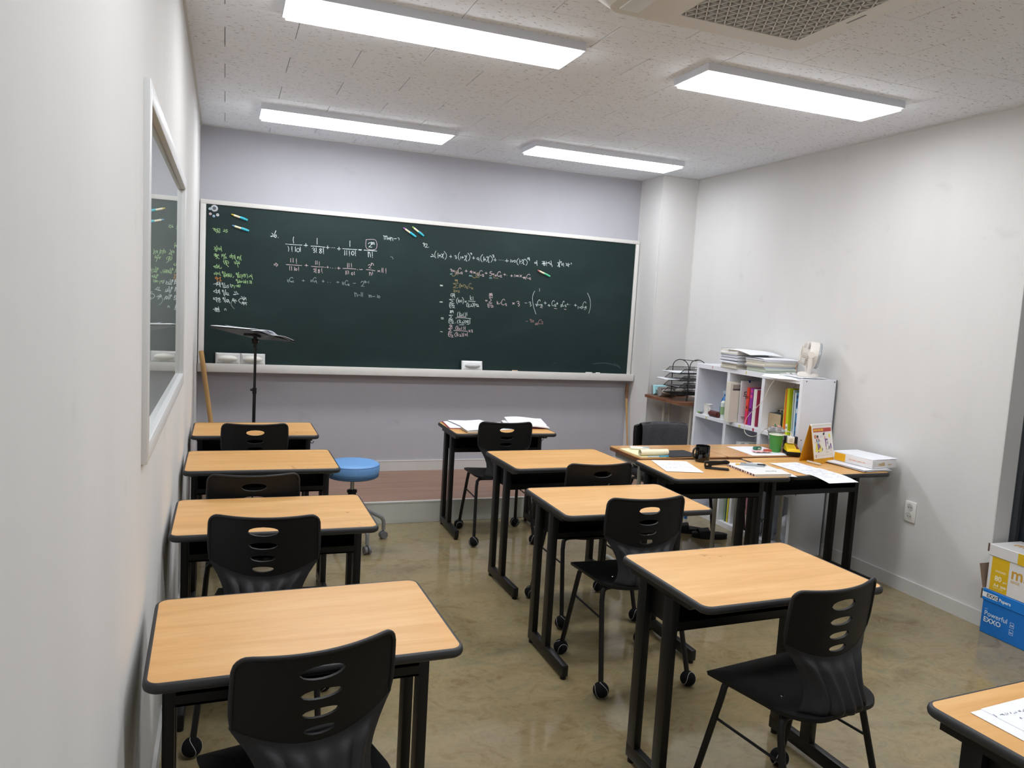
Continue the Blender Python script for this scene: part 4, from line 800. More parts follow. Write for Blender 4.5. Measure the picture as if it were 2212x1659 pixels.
bm = B(); tube(bm, [W_MSD.inverted() @ Vector(p) for p in ((.615, 5.44, 1.245), (.622, 5.44, 1.22), (.617, 5.44, 1.2), (.628, 5.44, 1.18))], .0006, 5)
obj('ribbon', bm, M_black_plastic, sp)

# ================================================================== STOOL
st = thing('rolling_stool', 'round light blue padded stool on grey castors near the platform', 'stool', (.965, 4.79, 0))
M_blue = grain('blue_vinyl', '#6d9fd6', 0.05, 60, 0.42, 0.2)
bm = B(); lathe(bm, [(.0001, .455), (.150, .455), (.163, .463), (.168, .480), (.168, .512), (.163, .524), (.150, .531), (.08, .537), (.0001, .538)], 48)
seat = obj('seat', bm, M_blue, st, 50)
bm = B(); tube(bm, [(.1655 * math.cos(2 * PI * k / 48), .1655 * math.sin(2 * PI * k / 48), .520) for k in range(48)], .0022, 6, True); obj('piping', bm, mat('blue_piping', '#4f7fb3', .5), seat)
bm = B(); lathe(bm, [(.155, .440), (.163, .445), (.165, .462), (.160, .466)], 48, cap=False); obj('seat_rim', bm, mat('dark_blue_rim', '#3c5d80', .6), seat)
bm = B(); cyl(bm, (0, 0, .24), (0, 0, .445), .013, n=18); obj('gas_lift', bm, M_chrome, st)
bm = B(); lathe(bm, [(.026, .20), (.026, .335), (.032, .337), (.032, .350), (.018, .354)], 24); obj('column', bm, M_black_plastic, st)
M_leg_grey = mat('stool_leg_grey', '#8d8f91', .35, .3)
for k in range(4):
    a = 0.293 + k * PI / 2
    c, s = math.cos(a), math.sin(a)
    def P(r, z): return (r * c, r * s, z)
    bm = B(); tube(bm, [P(.015, .245), P(.07, .222), P(.14, .188), P(.195, .158), P(.22, .142), P(.233, .122), P(.235, .10), P(.235, .06)], .0125, 14)
    lg = obj('leg', bm, M_leg_grey, st)
    bm = B()
    tx, ty = -s, c
    for d_ in (-1, 1):
        cyl(bm, (.235 * c + tx * .004 * d_, .235 * s + ty * .004 * d_, .026), (.235 * c + tx * .021 * d_, .235 * s + ty * .021 * d_, .026), .0258, .024, 24)
    rbox(bm, -.006, .006, -.006, .006, .03, .062, .002, 1, T(.235 * c, .235 * s, 0))
    obj('castor', bm, mat('castor_grey', '#6a6b6d', .45), lg)

# ================================================================== STUDENT DESKS
DW, DD, DH = 0.709, 0.476, 0.72
def make_desk(label):
    t = thing('student_desk', label, 'desk', (0, 0, 0), 0, 'maple topped student desks')
    bm = B(); prism(bm, rrect(0, DW, 0, DD, .026, 8), DH - .019, DH)
    obj('tabletop', bm, M_desk, t)
    bm = B()   # bullnose edge band around the top
    path = []
    base = rrect(0, DW, 0, DD, .026, 8)
    rings = []
    prof = [(0.0, 0.0), (.004, .0004), (.0085, -.004), (.0105, -.012), (.0085, -.020), (.003, -.0245), (-.004, -.0245)]
    cen = [(x, y) for x, y in base]
    n = len(cen)
    nrm = []
    for k in range(n):
        ax_, ay_ = cen[k - 1]; bx_, by_ = cen[(k + 1) % n]
        dx, dy = bx_ - ax_, by_ - ay_; l = math.hypot(dx, dy); nrm.append((dy / l, -dx / l))
    for o_, z_ in prof: rings.append([bm.verts.new((cen[k][0] + nrm[k][0] * o_, cen[k][1] + nrm[k][1] * o_, DH + z_)) for k in range(n)])
    for a, b in zip(rings, rings[1:]):
        for k in range(n): bm.faces.new((a[k], a[(k + 1) % n], b[(k + 1) % n], b[k]))
    bmesh.ops.recalc_face_normals(bm, faces=list(bm.faces))
    obj('edge_band', bm, M_edge, t, 60)
    bm = B(); prism(bm, rrect(.004, DW - .004, .004, DD - .004, .024, 6), DH - .0245, DH - .0195); obj('underside', bm, M_black_metal, t)
    for sx in (0, 1):
        x0 = .022 if sx == 0 else DW - .022 - .028
        bm = B(); rbox(bm, x0, x0 + .028, .0, .405, .016, .066, .004, 2); fb = obj('foot_bar', bm, M_black_metal, t)
        bm = B()
        for yy in (.02, .385): cyl(bm, (x0 + .014, yy, 0), (x0 + .014, yy, .018), .013, .013, 14)
        obj('levelling_foot', bm, M_black_plastic, fb)
        bm = B(); rbox(bm, x0, x0 + .028, .196, .246, .06, DH - .05, .003, 2); obj('leg', bm, M_black_metal, t)
        bm = B(); rbox(bm, x0, x0 + .028, .352, .402, .06, DH - .05, .003, 2); lg2 = obj('leg', bm, M_black_metal, t)
        bm = B()
        b0 = [bm.verts.new(p) for p in ((x0, .075, DH - .025), (x0, .455, DH - .025), (x0, .455, DH - .055), (x0, .110, DH - .055))]
        b1 = [bm.verts.new((v.co.x + .028, v.co.y, v.co.z)) for v in b0]
        bm.faces.new(b0); bm.faces.new(list(reversed(b1)))
        for k in range(4): bm.faces.new((b0[k], b1[k], b1[(k + 1) % 4], b0[(k + 1) % 4]))
        bmesh.ops.recalc_face_normals(bm, faces=list(bm.faces))
        obj('bracket', bm, M_black_metal, t)
    # book tray: back panel, floor, sides
    bm = B(); a, b = .052, DW - .052
    box(bm, a, b, .372, .380, .560, DH - .025); box(bm, a, b, .196, .380, .556, .562); box(bm, a, b, .196, .201, .556, .585)
    box(bm, a - .004, a, .196, .402, .556, DH - .03); box(bm, b, b + .004, .196, .402, .556, DH - .03)
    obj('book_tray', bm, M_black_metal, t)
    bm = B(); hx = DW - .022
    tube(bm, [(hx, .22, .645), (hx + .005, .22, .633), (hx + .010, .22, .628), (hx + .016, .22, .630), (hx + .020, .22, .638)], .0022, 8); sphere(bm, (hx + .0205, .22, .639), .0034, u=8, v=6)
    obj('bag_hook', bm, M_black_metal, t)
    return t
DESKS = [
 ('maple desk nearest the camera in the row along the left wall', .0439, 1.7171, .019),
 ('second maple desk from the camera along the left wall', .0276, 2.7793, -.0025),
 ('third maple desk from the camera along the left wall, beside the blue stool', .0245, 3.782, -.0026),
 ('farthest maple desk along the left wall, in front of the music stand', .0233, 4.708, -.0031),
 ('nearest maple desk of the middle row, with a black chair pulled out in front', 1.5299, 1.8144, .0297),
 ('second maple desk from the camera in the middle row', 1.5309, 2.7913, -.006),
 ('third maple desk from the camera in the middle row', 1.6432, 3.6743, .0254),
 ('farthest maple desk of the middle row, covered with open books and papers', 1.6225, 4.7327, -.0131),
 ('maple desk by the teacher table carrying the black mug and stapler', 2.4144, 3.3539, -.0573),
 ('maple desk against the right wall carrying the calendar and paper ream', 3.178, 3.345, .012),
 ('maple desk cut off by the lower right corner, with one white sheet', 1.7321, .7317, .0511)]
desk0 = None
for lb, x, y, r in DESKS:
    if desk0 is None:
        desk0 = make_desk(lb); desk0.location = (x, y, 0); desk0.rotation_euler = (0, 0, r)
    else: dup(desk0, lb, (x, y, 0), r)

# ================================================================== STUDENT CHAIRS
def make_chair(label):
    t = thing('student_chair', label, 'chair', (0, 0, 0), 0, 'black plastic student chairs')
    # --- backrest with four slots
    HW, ZT, ZB = .180, .803, .586
    slots = [(.757, .051, .0165), (.706, .047, .0125), (.661, .042, .0115), (.621, .037, .0105)]
    cuts = [ZT, .79, .779, .731, .683, .641, .602, ZB]
    def warp(x, z):
        r = .028
        w_ = HW
        if z > ZT - r: w_ = HW - r + math.sqrt(max(0, r * r - (z - (ZT - r)) ** 2))
        w_ *= 1 + .02 * math.sin(PI * (ZT - z) / (ZT - ZB))
        X = x / .18 * w_
        s = max(0.0, min(1.0, (.72 - z) / (.72 - ZB)))
        Zz = z + (x / .18) ** 2 * .054 * s + .004 * (x / .18) ** 2 * (1 - s)
        q = (z - ZB) / (ZT - ZB)
        Y = -.132 - .014 * q ** 1.2 + .040 * (X / .18) ** 2
        return Vector((X, Y, Zz))
    bm = B()
    xs = [-.18, -.172, -.15, -.12, -.09, -.062, -.031, 0, .031, .062, .09, .12, .15, .172, .18]
    ic0, ic1 = 5, 9
    rows = [ZT, .8021, .799, .794, .787]
    blocks = []
    zz = list(rows)
    for (zc_, a_, b_), hi, lo in zip(slots, cuts[2:6], cuts[3:7]):
        if abs(zz[-1] - hi) > 1e-6: zz.append(hi)
        blocks.append((len(zz) - 1, zc_, a_, b_, hi, lo))
        for k in range(1, 5): zz.append(hi + (lo - hi) * k / 4)
    zz += [.594, ZB]
    blk_rows = {}
    for (r0_, *_r) in blocks:
        for k in range(4): blk_rows[r0_ + k] = True
    V = {}
    def vert(x, z):
        k = (round(x, 5), round(z, 5))
        if k not in V: V[k] = bm.verts.new(warp(x, z))
        return V[k]
    for j in range(len(zz) - 1):
        for i in range(len(xs) - 1):
            if j in blk_rows and ic0 <= i < ic1: continue
            bm.faces.new((vert(xs[i], zz[j + 1]), vert(xs[i + 1], zz[j + 1]), vert(xs[i + 1], zz[j]), vert(xs[i], zz[j])))
    for (r0_, zc_, a_, b_, hi, lo) in blocks:
        X = xs[ic0:ic1 + 1]; Zr = zz[r0_:r0_ + 5]
        per = [(x, Zr[4]) for x in X] + [(X[4], z) for z in reversed(Zr[:4])] + [(x, Zr[0]) for x in reversed(X[:4])] + [(X[0], z) for z in Zr[1:4]]
        m_ = len(per)
        def ell(f):
            out = []
            for (x, z) in per:
                an = math.atan2((z - zc_) / b_, x / a_)
                ex, ez = a_ * math.cos(an), zc_ + b_ * math.sin(an)
                out.append((ex + (x - ex) * f, ez + (z - ez) * f))
            return out
        prev = per
        for f in (.35, 0.0):
            cur = ell(f)
            for k in range(m_):
                k2 = (k + 1) % m_
                bm.faces.new((vert(*prev[k]), vert(*prev[k2]), vert(*cur[k2]), vert(*cur[k])))
            prev = cur
    bmesh.ops.recalc_face_normals(bm, faces=list(bm.faces))
    solidify(bm, .0075)
    bmesh.ops.recalc_face_normals(bm, faces=list(bm.faces))
    obj('backrest', bm, M_black_plastic, t, 45)
    # --- rounded rim of the backrest
    bm = B()
    rim = []
    for z in (.590, .62, .65, .70, .75, .775, .787, .794, .799, .8021): rim.append(warp(-.18, z))
    for x in xs[1:-1]: rim.append(warp(x, ZT))
    for z in (.8021, .799, .794, .787, .775, .75, .70, .65, .62, .590): rim.append(warp(.18, z))
    tube(bm, rim, [.0015, .004] + [.0056] * (len(rim) - 4) + [.004, .0015], 8)
    obj('back_rim', bm, M_black_plastic2, t, 60)
    # --- ribbed lower back joining the seat
    # rows: centre height, edge height, half width, depth at centre, forward wrap of the edges
    LB = [(.596, .650, .186, -.130, .042), (.578, .626, .172, -.133, .042), (.556, .598, .153, -.146, .044), (.533, .566, .137, -.160, .050), (.510, .536, .127, -.174, .056),
          (.487, .506, .124, -.187, .062), (.466, .478, .130, -.196, .068), (.448, .455, .142, -.192, .066), (.436, .438, .152, -.165, .05)]
    bm = B()
    NU = 40
    def lbf(u, v):
        k = v * (len(LB) - 1); i = min(int(k), len(LB) - 2); f = k - i
        z, ze_, hw, y, e = [LB[i][q] + (LB[i + 1][q] - LB[i][q]) * f for q in range(5)]
        s = 2 * u - 1; x = s * hw
        fade = min(1, max(0, (v - .08) / .14)) * min(1, (1 - v) / .12) * max(0, min(1, (.82 - abs(s)) / .08))
        ph = (s * .5 + .5) * 6.0 + .5
        ridge = max(0, math.cos((ph % 1 - .5) * PI)) ** 1.2 * .013 * fade
        return Vector((x, y + e * s * s - ridge - .003, z + (ze_ - z) * s * s))
    grid(bm, lbf, NU, 20)
    bmesh.ops.recalc_face_normals(bm, faces=list(bm.faces)); solidify(bm, .006); bmesh.ops.recalc_face_normals(bm, faces=list(bm.faces))
    obj('lumbar_panel', bm, M_black_plastic2, t, 50)
    # --- seat pan
    bm = B()
    out = []
    out += [(-.195, .185), (-.188, .196), (-.17, .20)] + [(x / 10 * .17, .20 + .004 * (1 - (x / 10) ** 2)) for x in range(-8, 9, 2)] + [(.17, .20), (.188, .196), (.195, .185)]
    for k in range(0, 13):
        a = math.radians(0 - 90 * k / 12); out.append((.195 - .11 + .11 * math.cos(a), -.065 + .125 * math.sin(a)))
    for k in range(0, 13):
        a = math.radians(-90 - 90 * k / 12); out.append((-.195 + .11 + .11 * math.cos(a), -.065 + .125 * math.sin(a)))
    def sz(x, y, inner):
        d_ = -.018 * (1 - min(1, (x / .17) ** 2)) * max(0, min(1, (y + .2) / .12)) * max(0, min(1, (.2 - y) / .16))
        front = -.022 * max(0, (y - .12) / .08) ** 2
        return .452 + d_ * inner + front
    rings = []
    for f in (1.0, .97, .9, .72, .5, .25, .06):
        rings.append([bm.verts.new((x * f, (y - .02) * f + .02, sz(x * f, (y - .02) * f + .02, 1 if f < .95 else (1 - (f - .9) * 9)))) for x, y in out])
    n = len(out)
    for a, b in zip(rings, rings[1:]):
        for k in range(n): bm.faces.new((a[k], a[(k + 1) % n], b[(k + 1) % n], b[k]))
    bm.faces.new(rings[-1])
    bmesh.ops.recalc_face_normals(bm, faces=list(bm.faces))
    bm.normal_update()
    if sum(f.normal.z for f in bm.faces) < 0: bmesh.ops.reverse_faces(bm, faces=list(bm.faces))
    bmesh.ops.solidify(bm, geom=list(bm.faces), thickness=.012)
    bmesh.ops.recalc_face_normals(bm, faces=list(bm.faces))
    seat = obj('seat', bm, M_black_plastic, t, 50)
    bm = B()
    for sx in (-1, 1): lathe(bm, [(.006, 0), (.005, .0014), (.0001, .0016)], 12, T(sx * .095, -.03, .4415))
    obj('rivet', bm, M_chrome, seat)
    # --- steel frame: two bent tubes, side rods
    LR = .0108
    for nm, yf, yt, sgn in (('rear_frame', -.205, -.105, -1), ('front_frame', .205, .125, 1)):
        for sx in (-1, 1):
            bm = B()
            foot = Vector((sx * .207, yf, .03)); top = Vector((sx * .180, yt, .395))
            pts = [foot, foot.lerp(top, .5), foot.lerp(top, .93), Vector((sx * .176, yt, .412)), Vector((sx * .165, yt, .424)), Vector((sx * .148, yt, .4275)), Vector((0, yt, .4275))]
            tube(bm, pts, LR, 12)
            lg = obj('leg', bm, M_black_metal, t, 60)
            # tennis ball on the foot
            o = inst('tennis_ball', BALL, lg, (sx * .207, yf, .0335), (0.3 * sx, .5, random.uniform(0, 6)))
    for sx in (-1, 1):
        bm = B(); tube(bm, [(sx * .1875, -.130, .302), (sx * .1865, .147, .302)], .0045, 8); obj('side_rod', bm, M_black_metal, t)
    return t
def ball_mesh():
    bm = B(); bmesh.ops.create_uvsphere(bm, u_segments=24, v_segments=16, radius=.033)
    pts = []
    for k in range(72):
        a = 2 * PI * k / 72
        x = .68 * math.cos(a) + .32 * math.cos(3 * a); y = .68 * math.sin(a) - .32 * math.sin(3 * a); z = 2 * math.sqrt(.68 * .32) * math.sin(2 * a)
        pts.append(Vector((x, y, z)).normalized() * .0328)
    n0 = len(bm.faces)
    tube(bm, pts, .0011, 5, True, mi=1)
    me = bpy.data.meshes.new('tennis_ball'); bm.to_mesh(me); bm.free()
    for p in me.polygons: p.use_smooth = True
    me.materials.append(grain('black_felt', '#131315', .3, 700, .95, .6, .2)); me.materials.append(mat('ball_seam', '#b9b9b4', .7))
    return me
BALL = ball_mesh()
CHAIRS = [
 ('black slotted chair nearest the camera, at the first desk by the left wall', .371, 1.749, .214),
 ('black slotted chair at the second desk along the left wall', .346, 2.792, -.16),
 ('black slotted chair at the third desk along the left wall', .318, 3.424, -.02),
 ('black slotted chair at the farthest desk along the left wall', .365, 4.72, 0),
 ('black slotted chair pulled out at the nearest desk of the middle row, whole seat visible', 1.880, 1.80, .14),
 ('black slotted chair at the second desk of the middle row', 1.860, 2.828, -.01),
 ('black slotted chair tucked under the third desk of the middle row', 1.977, 3.487, 0),
 ('black slotted chair at the farthest desk of the middle row, in front of the papers', 1.946, 4.778, -.05)]
chair0 = None
for lb, x, y, r in CHAIRS:
    if chair0 is None:
        chair0 = make_chair(lb); chair0.location = (x, y, 0); chair0.rotation_euler = (0, 0, r)
    else: dup(chair0, lb, (x, y, 0), r)

# ================================================================== TEACHER TABLES
M_tleg = mat('table_leg_beige', '#a9a79c', .45, .2)
def brown_table(label, x0, x1, y0, y1, ztop, zfloor, inset, insy=.05, back_panel=False, legm=None, group=None):
    t = thing('teacher_table', label, 'table', (x0, y0, zfloor), 0, group)
    W_, D_, H_ = x1 - x0, y1 - y0, ztop - zfloor
    bm = B(); prism(bm, rrect(.002, W_ - .002, .002, D_ - .002, .02, 6), H_ - .004, H_); obj('tabletop', bm, M_table if not back_panel else wood_mat('walnut_top', '#6f4a34', '#80573e', '#94694d', .35), t)
    bm = B(); prism(bm, rrect(0, W_, 0, D_, .022, 6), H_ - .024, H_ - .0042); obj('edge', bm, M_brown_edge, t)
    lm = legm or M_tleg
    for xx in (inset, W_ - inset):
        for yy in ((insy, D_ - insy) if back_panel else (insy,)):
            bm = B(); cyl(bm, (xx, yy, 0), (xx, yy, H_ - .024), .0125, n=16); obj('leg', bm, lm, t)
        bm = B(); rbox(bm, xx - .01, xx + .01, insy, D_ - insy, H_ - .06, H_ - .024, .003, 1); obj('side_rail', bm, lm, t)
    if not back_panel:
        for xx in (inset, W_ - inset):
            bm = B(); rbox(bm, xx - .014, xx + .014, insy - .03, D_ - .01, 0, .022, .004, 1); obj('foot_bar', bm, lm, t)
    for yy in ((D_ - insy,) if not back_panel else (D_ - insy, insy)):
        bm = B(); rbox(bm, inset, W_ - inset, yy - .008, yy + .008, H_ - .06 - (.14 if back_panel else 0), H_ - .024 - (.14 if back_panel else 0), .003, 1); obj('cross_rail', bm, lm, t)
    return t
ZH = .727
brown_table('glossy wood teacher table left half, with yellow pad and black mat', 2.478, 3.098, 3.838, 4.232, ZH, 0, .032)
brown_table('glossy wood teacher table right half, with green cup and charger', 3.100, 3.705, 3.838, 4.232, ZH, 0, .128)
brown_table('small brown table in the corner behind the bookcase holding letter trays', 3.632, 4.026, 5.235, 5.792, .875, PZ, .17, .07, True, mat('cream_leg', '#c4c0b4', .45))

# ================================================================== TEACHER CHAIR + TOWEL
tc = thing('padded_chair', 'black padded chair behind the teacher table with towel over its back', 'chair', (3.14, 4.53, 0), 0)
bm = B()
def bk(u, v):
    s = 2 * u - 1
    hw = .205 * (1 - .10 * max(0, v - .8) * 5 * (s * s) * .3)
    return Vector((s * hw, .165 + .03 * v - .035 * s * s, .47 + .32 * v - .012 * abs(s) ** 6 * (v > .95)))
grid(bm, bk, 14, 12); solidify(bm, .03); bmesh.ops.recalc_face_normals(bm, faces=list(bm.faces))
obj('backrest', bm, M_black_plastic, tc, 60)
bm = B(); rbox(bm, -.225, .225, -.21, .20, .42, .48, .03, 4); obj('seat', bm, grain('seat_fabric', '#161618', .2, 300, .9, .4), tc)
bm = B(); tube(bm, [(0, .19, .58), (0, .215, .46), (0, .17, .40), (0, .0, .40)], .018, 10); obj('back_arm', bm, M_black_metal, tc)
for sx in (-1, 1):
    bm = B(); tube(bm, [(sx * .215, -.265, .004), (sx * .213, -.25, .10), (sx * .207, -.20, .36), (sx * .203, -.17, .405), (sx * .20, -.12, .413), (sx * .2, .12, .413), (sx * .203, .16, .40), (sx * .207, .19, .34), (sx * .215, .235, .004)], .0115, 10)
    obj('leg_frame', bm, M_black_metal, tc)
bm = B(); tube(bm, [(-.2, -.1, .408), (.2, -.1, .408)], .010, 8); obj('cross_tube', bm, M_black_metal, tc)
bm = B(); tube(bm, [(-.2, .1, .408), (.2, .1, .408)], .010, 8); obj('cross_tube', bm, M_black_metal, tc)
# towel draped over the backrest
def towel():
    bm = B()
    prof = [(-.035, .50), (-.033, .60), (-.030, .70), (-.026, .765), (-.018, .79), (.0, .803), (.022, .803), (.040, .79), (.052, .755), (.058, .68), (.06, .60)]
    def f(u, v):
        k = v * (len(prof) - 1); i = min(int(k), len(prof) - 2); q = k - i
        y = prof[i][0] + (prof[i + 1][0] - prof[i][0]) * q; z = prof[i][1] + (prof[i + 1][1] - prof[i][1]) * q
        s = 2 * u - 1
        fold = .0035 * math.sin(u * 9 + v * 7) + .0018 * math.sin(u * 23 - v * 11)
        x = -.168 + .365 * u + .012 * math.sin(v * 5) * u
        return Vector((x, .185 + y - .030 * s * s + fold * (-1 if v < .5 else 1), z - .006 * s * s - .03 * (1 - v) * u * (v < .2)))
    grid(bm, f, 48, 40); solidify(bm, .004); bmesh.ops.recalc_face_normals(bm, faces=list(bm.faces))
    return bm
tw = obj('towel', towel(), grain('towel_grey', '#4a4a4e', .35, 260, .98, .9, .1), None, 80)
tw.location = (3.14, 4.53, 0)
tag(tw, 'dark grey towel draped over the padded chair back', 'towel')

# ================================================================== BOOKCASE
BX0, BX1, BY0, BY1, BZ = 3.735, 4.018, 3.975, 5.178, 1.204
bc = thing('bookcase', 'white cube bookcase against the right wall full of books', 'bookcase', (BX0, BY0, 0))
dX, dY = BX1 - BX0, BY1 - BY0
def bpart(nm, *a, r=.0012): 
    bm = B(); rbox(bm, *a, r, 1); return obj(nm, bm, M_white_melamine, bc)
sp0 = bpart('side_panel', 0, dX, 0, .028, 0, BZ); bpart('side_panel', 0, dX, dY - .028, dY, 0, BZ)
bpart('top_panel', 0, dX, .028, dY - .028, BZ - .035, BZ); bpart('bottom_panel', .004, dX, .028, dY - .028, .0, .040)
for z in (.430, .806): bpart('shelf', .003, dX - .01, .028, dY - .028, z - .028, z)
DV = [4.369 - BY0, 4.766 - BY0]
for y in DV:
    for z0, z1 in ((.040, .402), (.430, .778), (.806, BZ - .035)): bpart('divider', .003, dX - .01, y - .016, y + .016, z0, z1)
bpart('back_panel', dX - .008, dX - .002, .02, dY - .02, .02, BZ - .02)
bm = B()
for (x, z) in ((.03, 1.19), (dX - .02, 1.19), (.03, .80), (dX - .02, .8), (.03, .43), (.03, .02)): cyl(bm, (x, -.0012, z), (x, .004, z), .0045, n=12)
obj('screw_cap', bm, mat('screw_dark', '#4b4c50', .4), sp0)
bm = B(); box(bm, dX - .006, dX, -.004, -.0005, 0, BZ); obj('edge_strip', bm, mat('edge_dark', '#55575c', .5), sp0)
# stickers on the shelf edges
for (y, z, c, w_) in ((4.97, 1.188, '#b06a5c', .006), (4.36 + .2, 1.188, '#d6cd84', .012), (5.0, .792, '#d9d29a', .012), (4.585, .792, '#d9cf7c', .014), (4.43, .792, '#b0304f', .014)):
    bm = B(); box(bm, -.0008, .004, y - BY0 - w_ / 2, y - BY0 + w_ / 2, z - .010, z + .010); obj('sticker', bm, mat('sticker_' + c.strip('#'), c, .6), bc)

# ---- things in the bookcase
ZS = .806
def book(label, cat, y, th, h, depth, z=ZS, x=BX0 + .03, lean=0.0, col='#ffffff', page='#e9e6dc', group='books in the bookcase', spine=None, rough=.45, name='book', bands=()):
    """a book standing with its spine to the room (-x). y = low edge of the spine"""
    t = thing(name, label, cat, (x, y, z), (lean, 0, 0), group)
    m = mat('cover_' + col.strip('#'), col, rough)
    bm = B(); e = .0015
    box(bm, 0, depth, 0, e, 0, h); box(bm, 0, depth, th - e, th, 0, h); rbox(bm, -.001, e, 0, th, 0, h, .0006, 1)
    obj('cover', bm, m, t)
    if th > .006:
        bm = B(); box(bm, e, depth - .003, e, th - e, .003, h - .003); obj('pages', bm, mat('pages_' + page.strip('#'), page, .8), t)
    for (z0, z1, c, ins) in bands:
        bm = B(); box(bm, -.0016, -.0008, th * ins, th * (1 - ins), z0, z1); obj('spine_print', bm, mat('print_' + c.strip('#'), c, .5), t)
    if spine:
        s, size, c, zz = spine
        Mx = axes((-.0018, th * .78, zz), (0, 0, -1), (0, -1, 0)) if len(s) > 1 else axes((-.0018, th * .9, zz), (0, -1, 0), (0, 0, 1))
        b2 = text_bm(s, size, .0004, M=Mx); obj('spine_print', b2, mat('ink_' + c.strip('#'), c, .5), t)
    return t
# top row, near cubby (right in the photo): thin files and the box
zt = ZS + .0008
book('thin yellow file at the left of the colourful files', 'file', 4.193, .007, .305, .20, zt, BX0 + .06, 0, '#e3c437', name='file', group='colourful files in the bookcase')
book('thin orange file between yellow and lime files', 'file', 4.172, .019, .312, .20, zt, BX0 + .06, 0, '#dd6d1f', name='file', group='colourful files in the bookcase')
book('lime green file leaning among the colourful files', 'file', 4.128, .022, .318, .20, zt, BX0 + .045, -.045, '#c3cf1d', name='file', group='colourful files in the bookcase', bands=((.02, .075, '#e9ead2', .05),), spine=('글', .016, '#3d3d3a', .045))
book('pale grey file right of the lime green file', 'file', 4.104, .010, .31, .20, zt, BX0 + .06, -.03, '#b9c6c0', name='file', group='colourful files in the bookcase')
book('teal green file near the right end of the colourful files', 'file', 4.088, .012, .305, .20, zt, BX0 + .075, -.03, '#5d8f7d', name='file', group='colourful files in the bookcase')
book('white notebook right of the teal file', 'book', 4.072, .011, .295, .20, zt, BX0 + .05, -.03, '#d6e3e8', group='colourful files in the bookcase')
book('blue patterned workbook at the right end of the top shelf', 'book', 4.050, .018, .29, .20, zt, BX0 + .05, -.03, '#3f86b5', group='colourful files in the bookcase', bands=((.01, .04, '#24476b', .1), (.07, .1, '#1d3f63', .25), (.16, .19, '#cfe2ee', .2), (.2, .24, '#24476b', .15), (.26, .28, '#1d3f63', .1)))
t = thing('storage_box', 'beige and dark green cardboard box on the top shelf', 'box', (BX0 + .06, 4.226, zt))
bm = B(); rbox(bm, 0, .005, 0, .125, 0, .122, .001, 1); obj('front', bm, grain('kraft_beige', '#b3a080', .04, 30, .8), t)
bm = B(); rbox(bm, .005, .20, 0, .125, 0, .124, .001, 1); obj('body', bm, grain('dark_green_card', '#3f4b47', .05, 30, .7), t)
t = thing('power_strip', 'grey three socket power strip lying on the cardboard box', 'power strip', (BX0 + .12, 4.230, zt + .1245))
bm = B(); rbox(bm, 0, .045, 0, .115, 0, .030, .008, 2); obj('body', bm, mat('strip_grey', '#9c998d', .5), t)
bm = B()
for k in range(3): rbox(bm, -.0008, .002, .016 + k * .032, .034 + k * .032, .008, .022, .0006, 1)
obj('socket', bm, mat('socket_dark', '#26272a', .5), t)
# middle cubby of the top row
book('thin crimson booklet at the right of the middle cubby', 'book', 4.470, .009, .265, .2, zt, BX0 + .05, .0, '#a83250')
book('white paperback between purple and crimson spines', 'book', 4.481, .013, .268, .2, zt, BX0 + .05, 0, '#e6e2da')
book('cream paperback right of the purple book', 'book', 4.496, .020, .268, .2, zt, BX0 + .05, .0, '#ece8df')
book('purple workbook in the middle cubby', 'book', 4.524, .030, .272, .2, zt, BX0 + .045, .02, '#8d2f92', bands=((.10, .125, '#3a1040', .2), (.20, .222, '#d5487e', .1), (.24, .262, '#c8408a', .1)))
book('red orange workbook left of the purple one', 'book', 4.564, .028, .272, .2, zt, BX0 + .045, .02, '#d8402f', bands=((.0, .10, '#d6265f', .02), (.115, .135, '#43140f', .3), (.19, .21, '#7c1d16', .2)))
t = book('white folder with large black Hangul lettering on its cover', 'folder', 4.640, .012, .312, .218, zt, 3.768, .0, '#dfe0e6', name='folder')
CV = axes((0, -.0004, 0), (1, 0, 0), (0, 0, 1))
b2 = text_bm('무', .062, .0006, M=CV @ T(.018, .185, 0)); obj('cover_print', b2, mat('ink_222326', '#222326', .5), t)
b2 = text_bm('TEST', .026, .0004, M=CV @ T(.012, .028, 0)); obj('cover_print', b2, mat('ink_222326', '#222326', .5), t)
bm = B(); rbox(bm, .060, .076, -.004, .016, .300, .320, .002, 1); obj('binder_clip', bm, mat('clip_navy', '#27407e', .4), t)
# cream magazine file standing proud of the shelf
t = thing('magazine_file', 'cream cardboard magazine file holding papers', 'file box', (3.690, 4.664, zt), 0)
bm = B(); rbox(bm, 0, .23, 0, .003, 0, .235, .001, 1); rbox(bm, 0, .23, .048, .051, 0, .30, .001, 1); rbox(bm, 0, .003, .003, .048, 0, .30, .001, 1); rbox(bm, .003, .23, .003, .048, 0, .003, .001, 1)
obj('case', bm, grain('cream_card', '#d9d3c4', .03, 20, .8), t)
bm = B(); box(bm, .010, .226, .012, .040, .006, .292); obj('document', bm, mat('paper_grey_card', '#d8d3c7', .8), t)
bm = B(); box(bm, .030, .15, .0112, .0118, .238, .280); obj('picture', bm, mat('picture_brown', '#9a8d88', .7), t)
bm = B(); box(bm, .030, .13, .0106, .0114, .238, .249); obj('picture', bm, mat('picture_dark', '#40383a', .7), t)
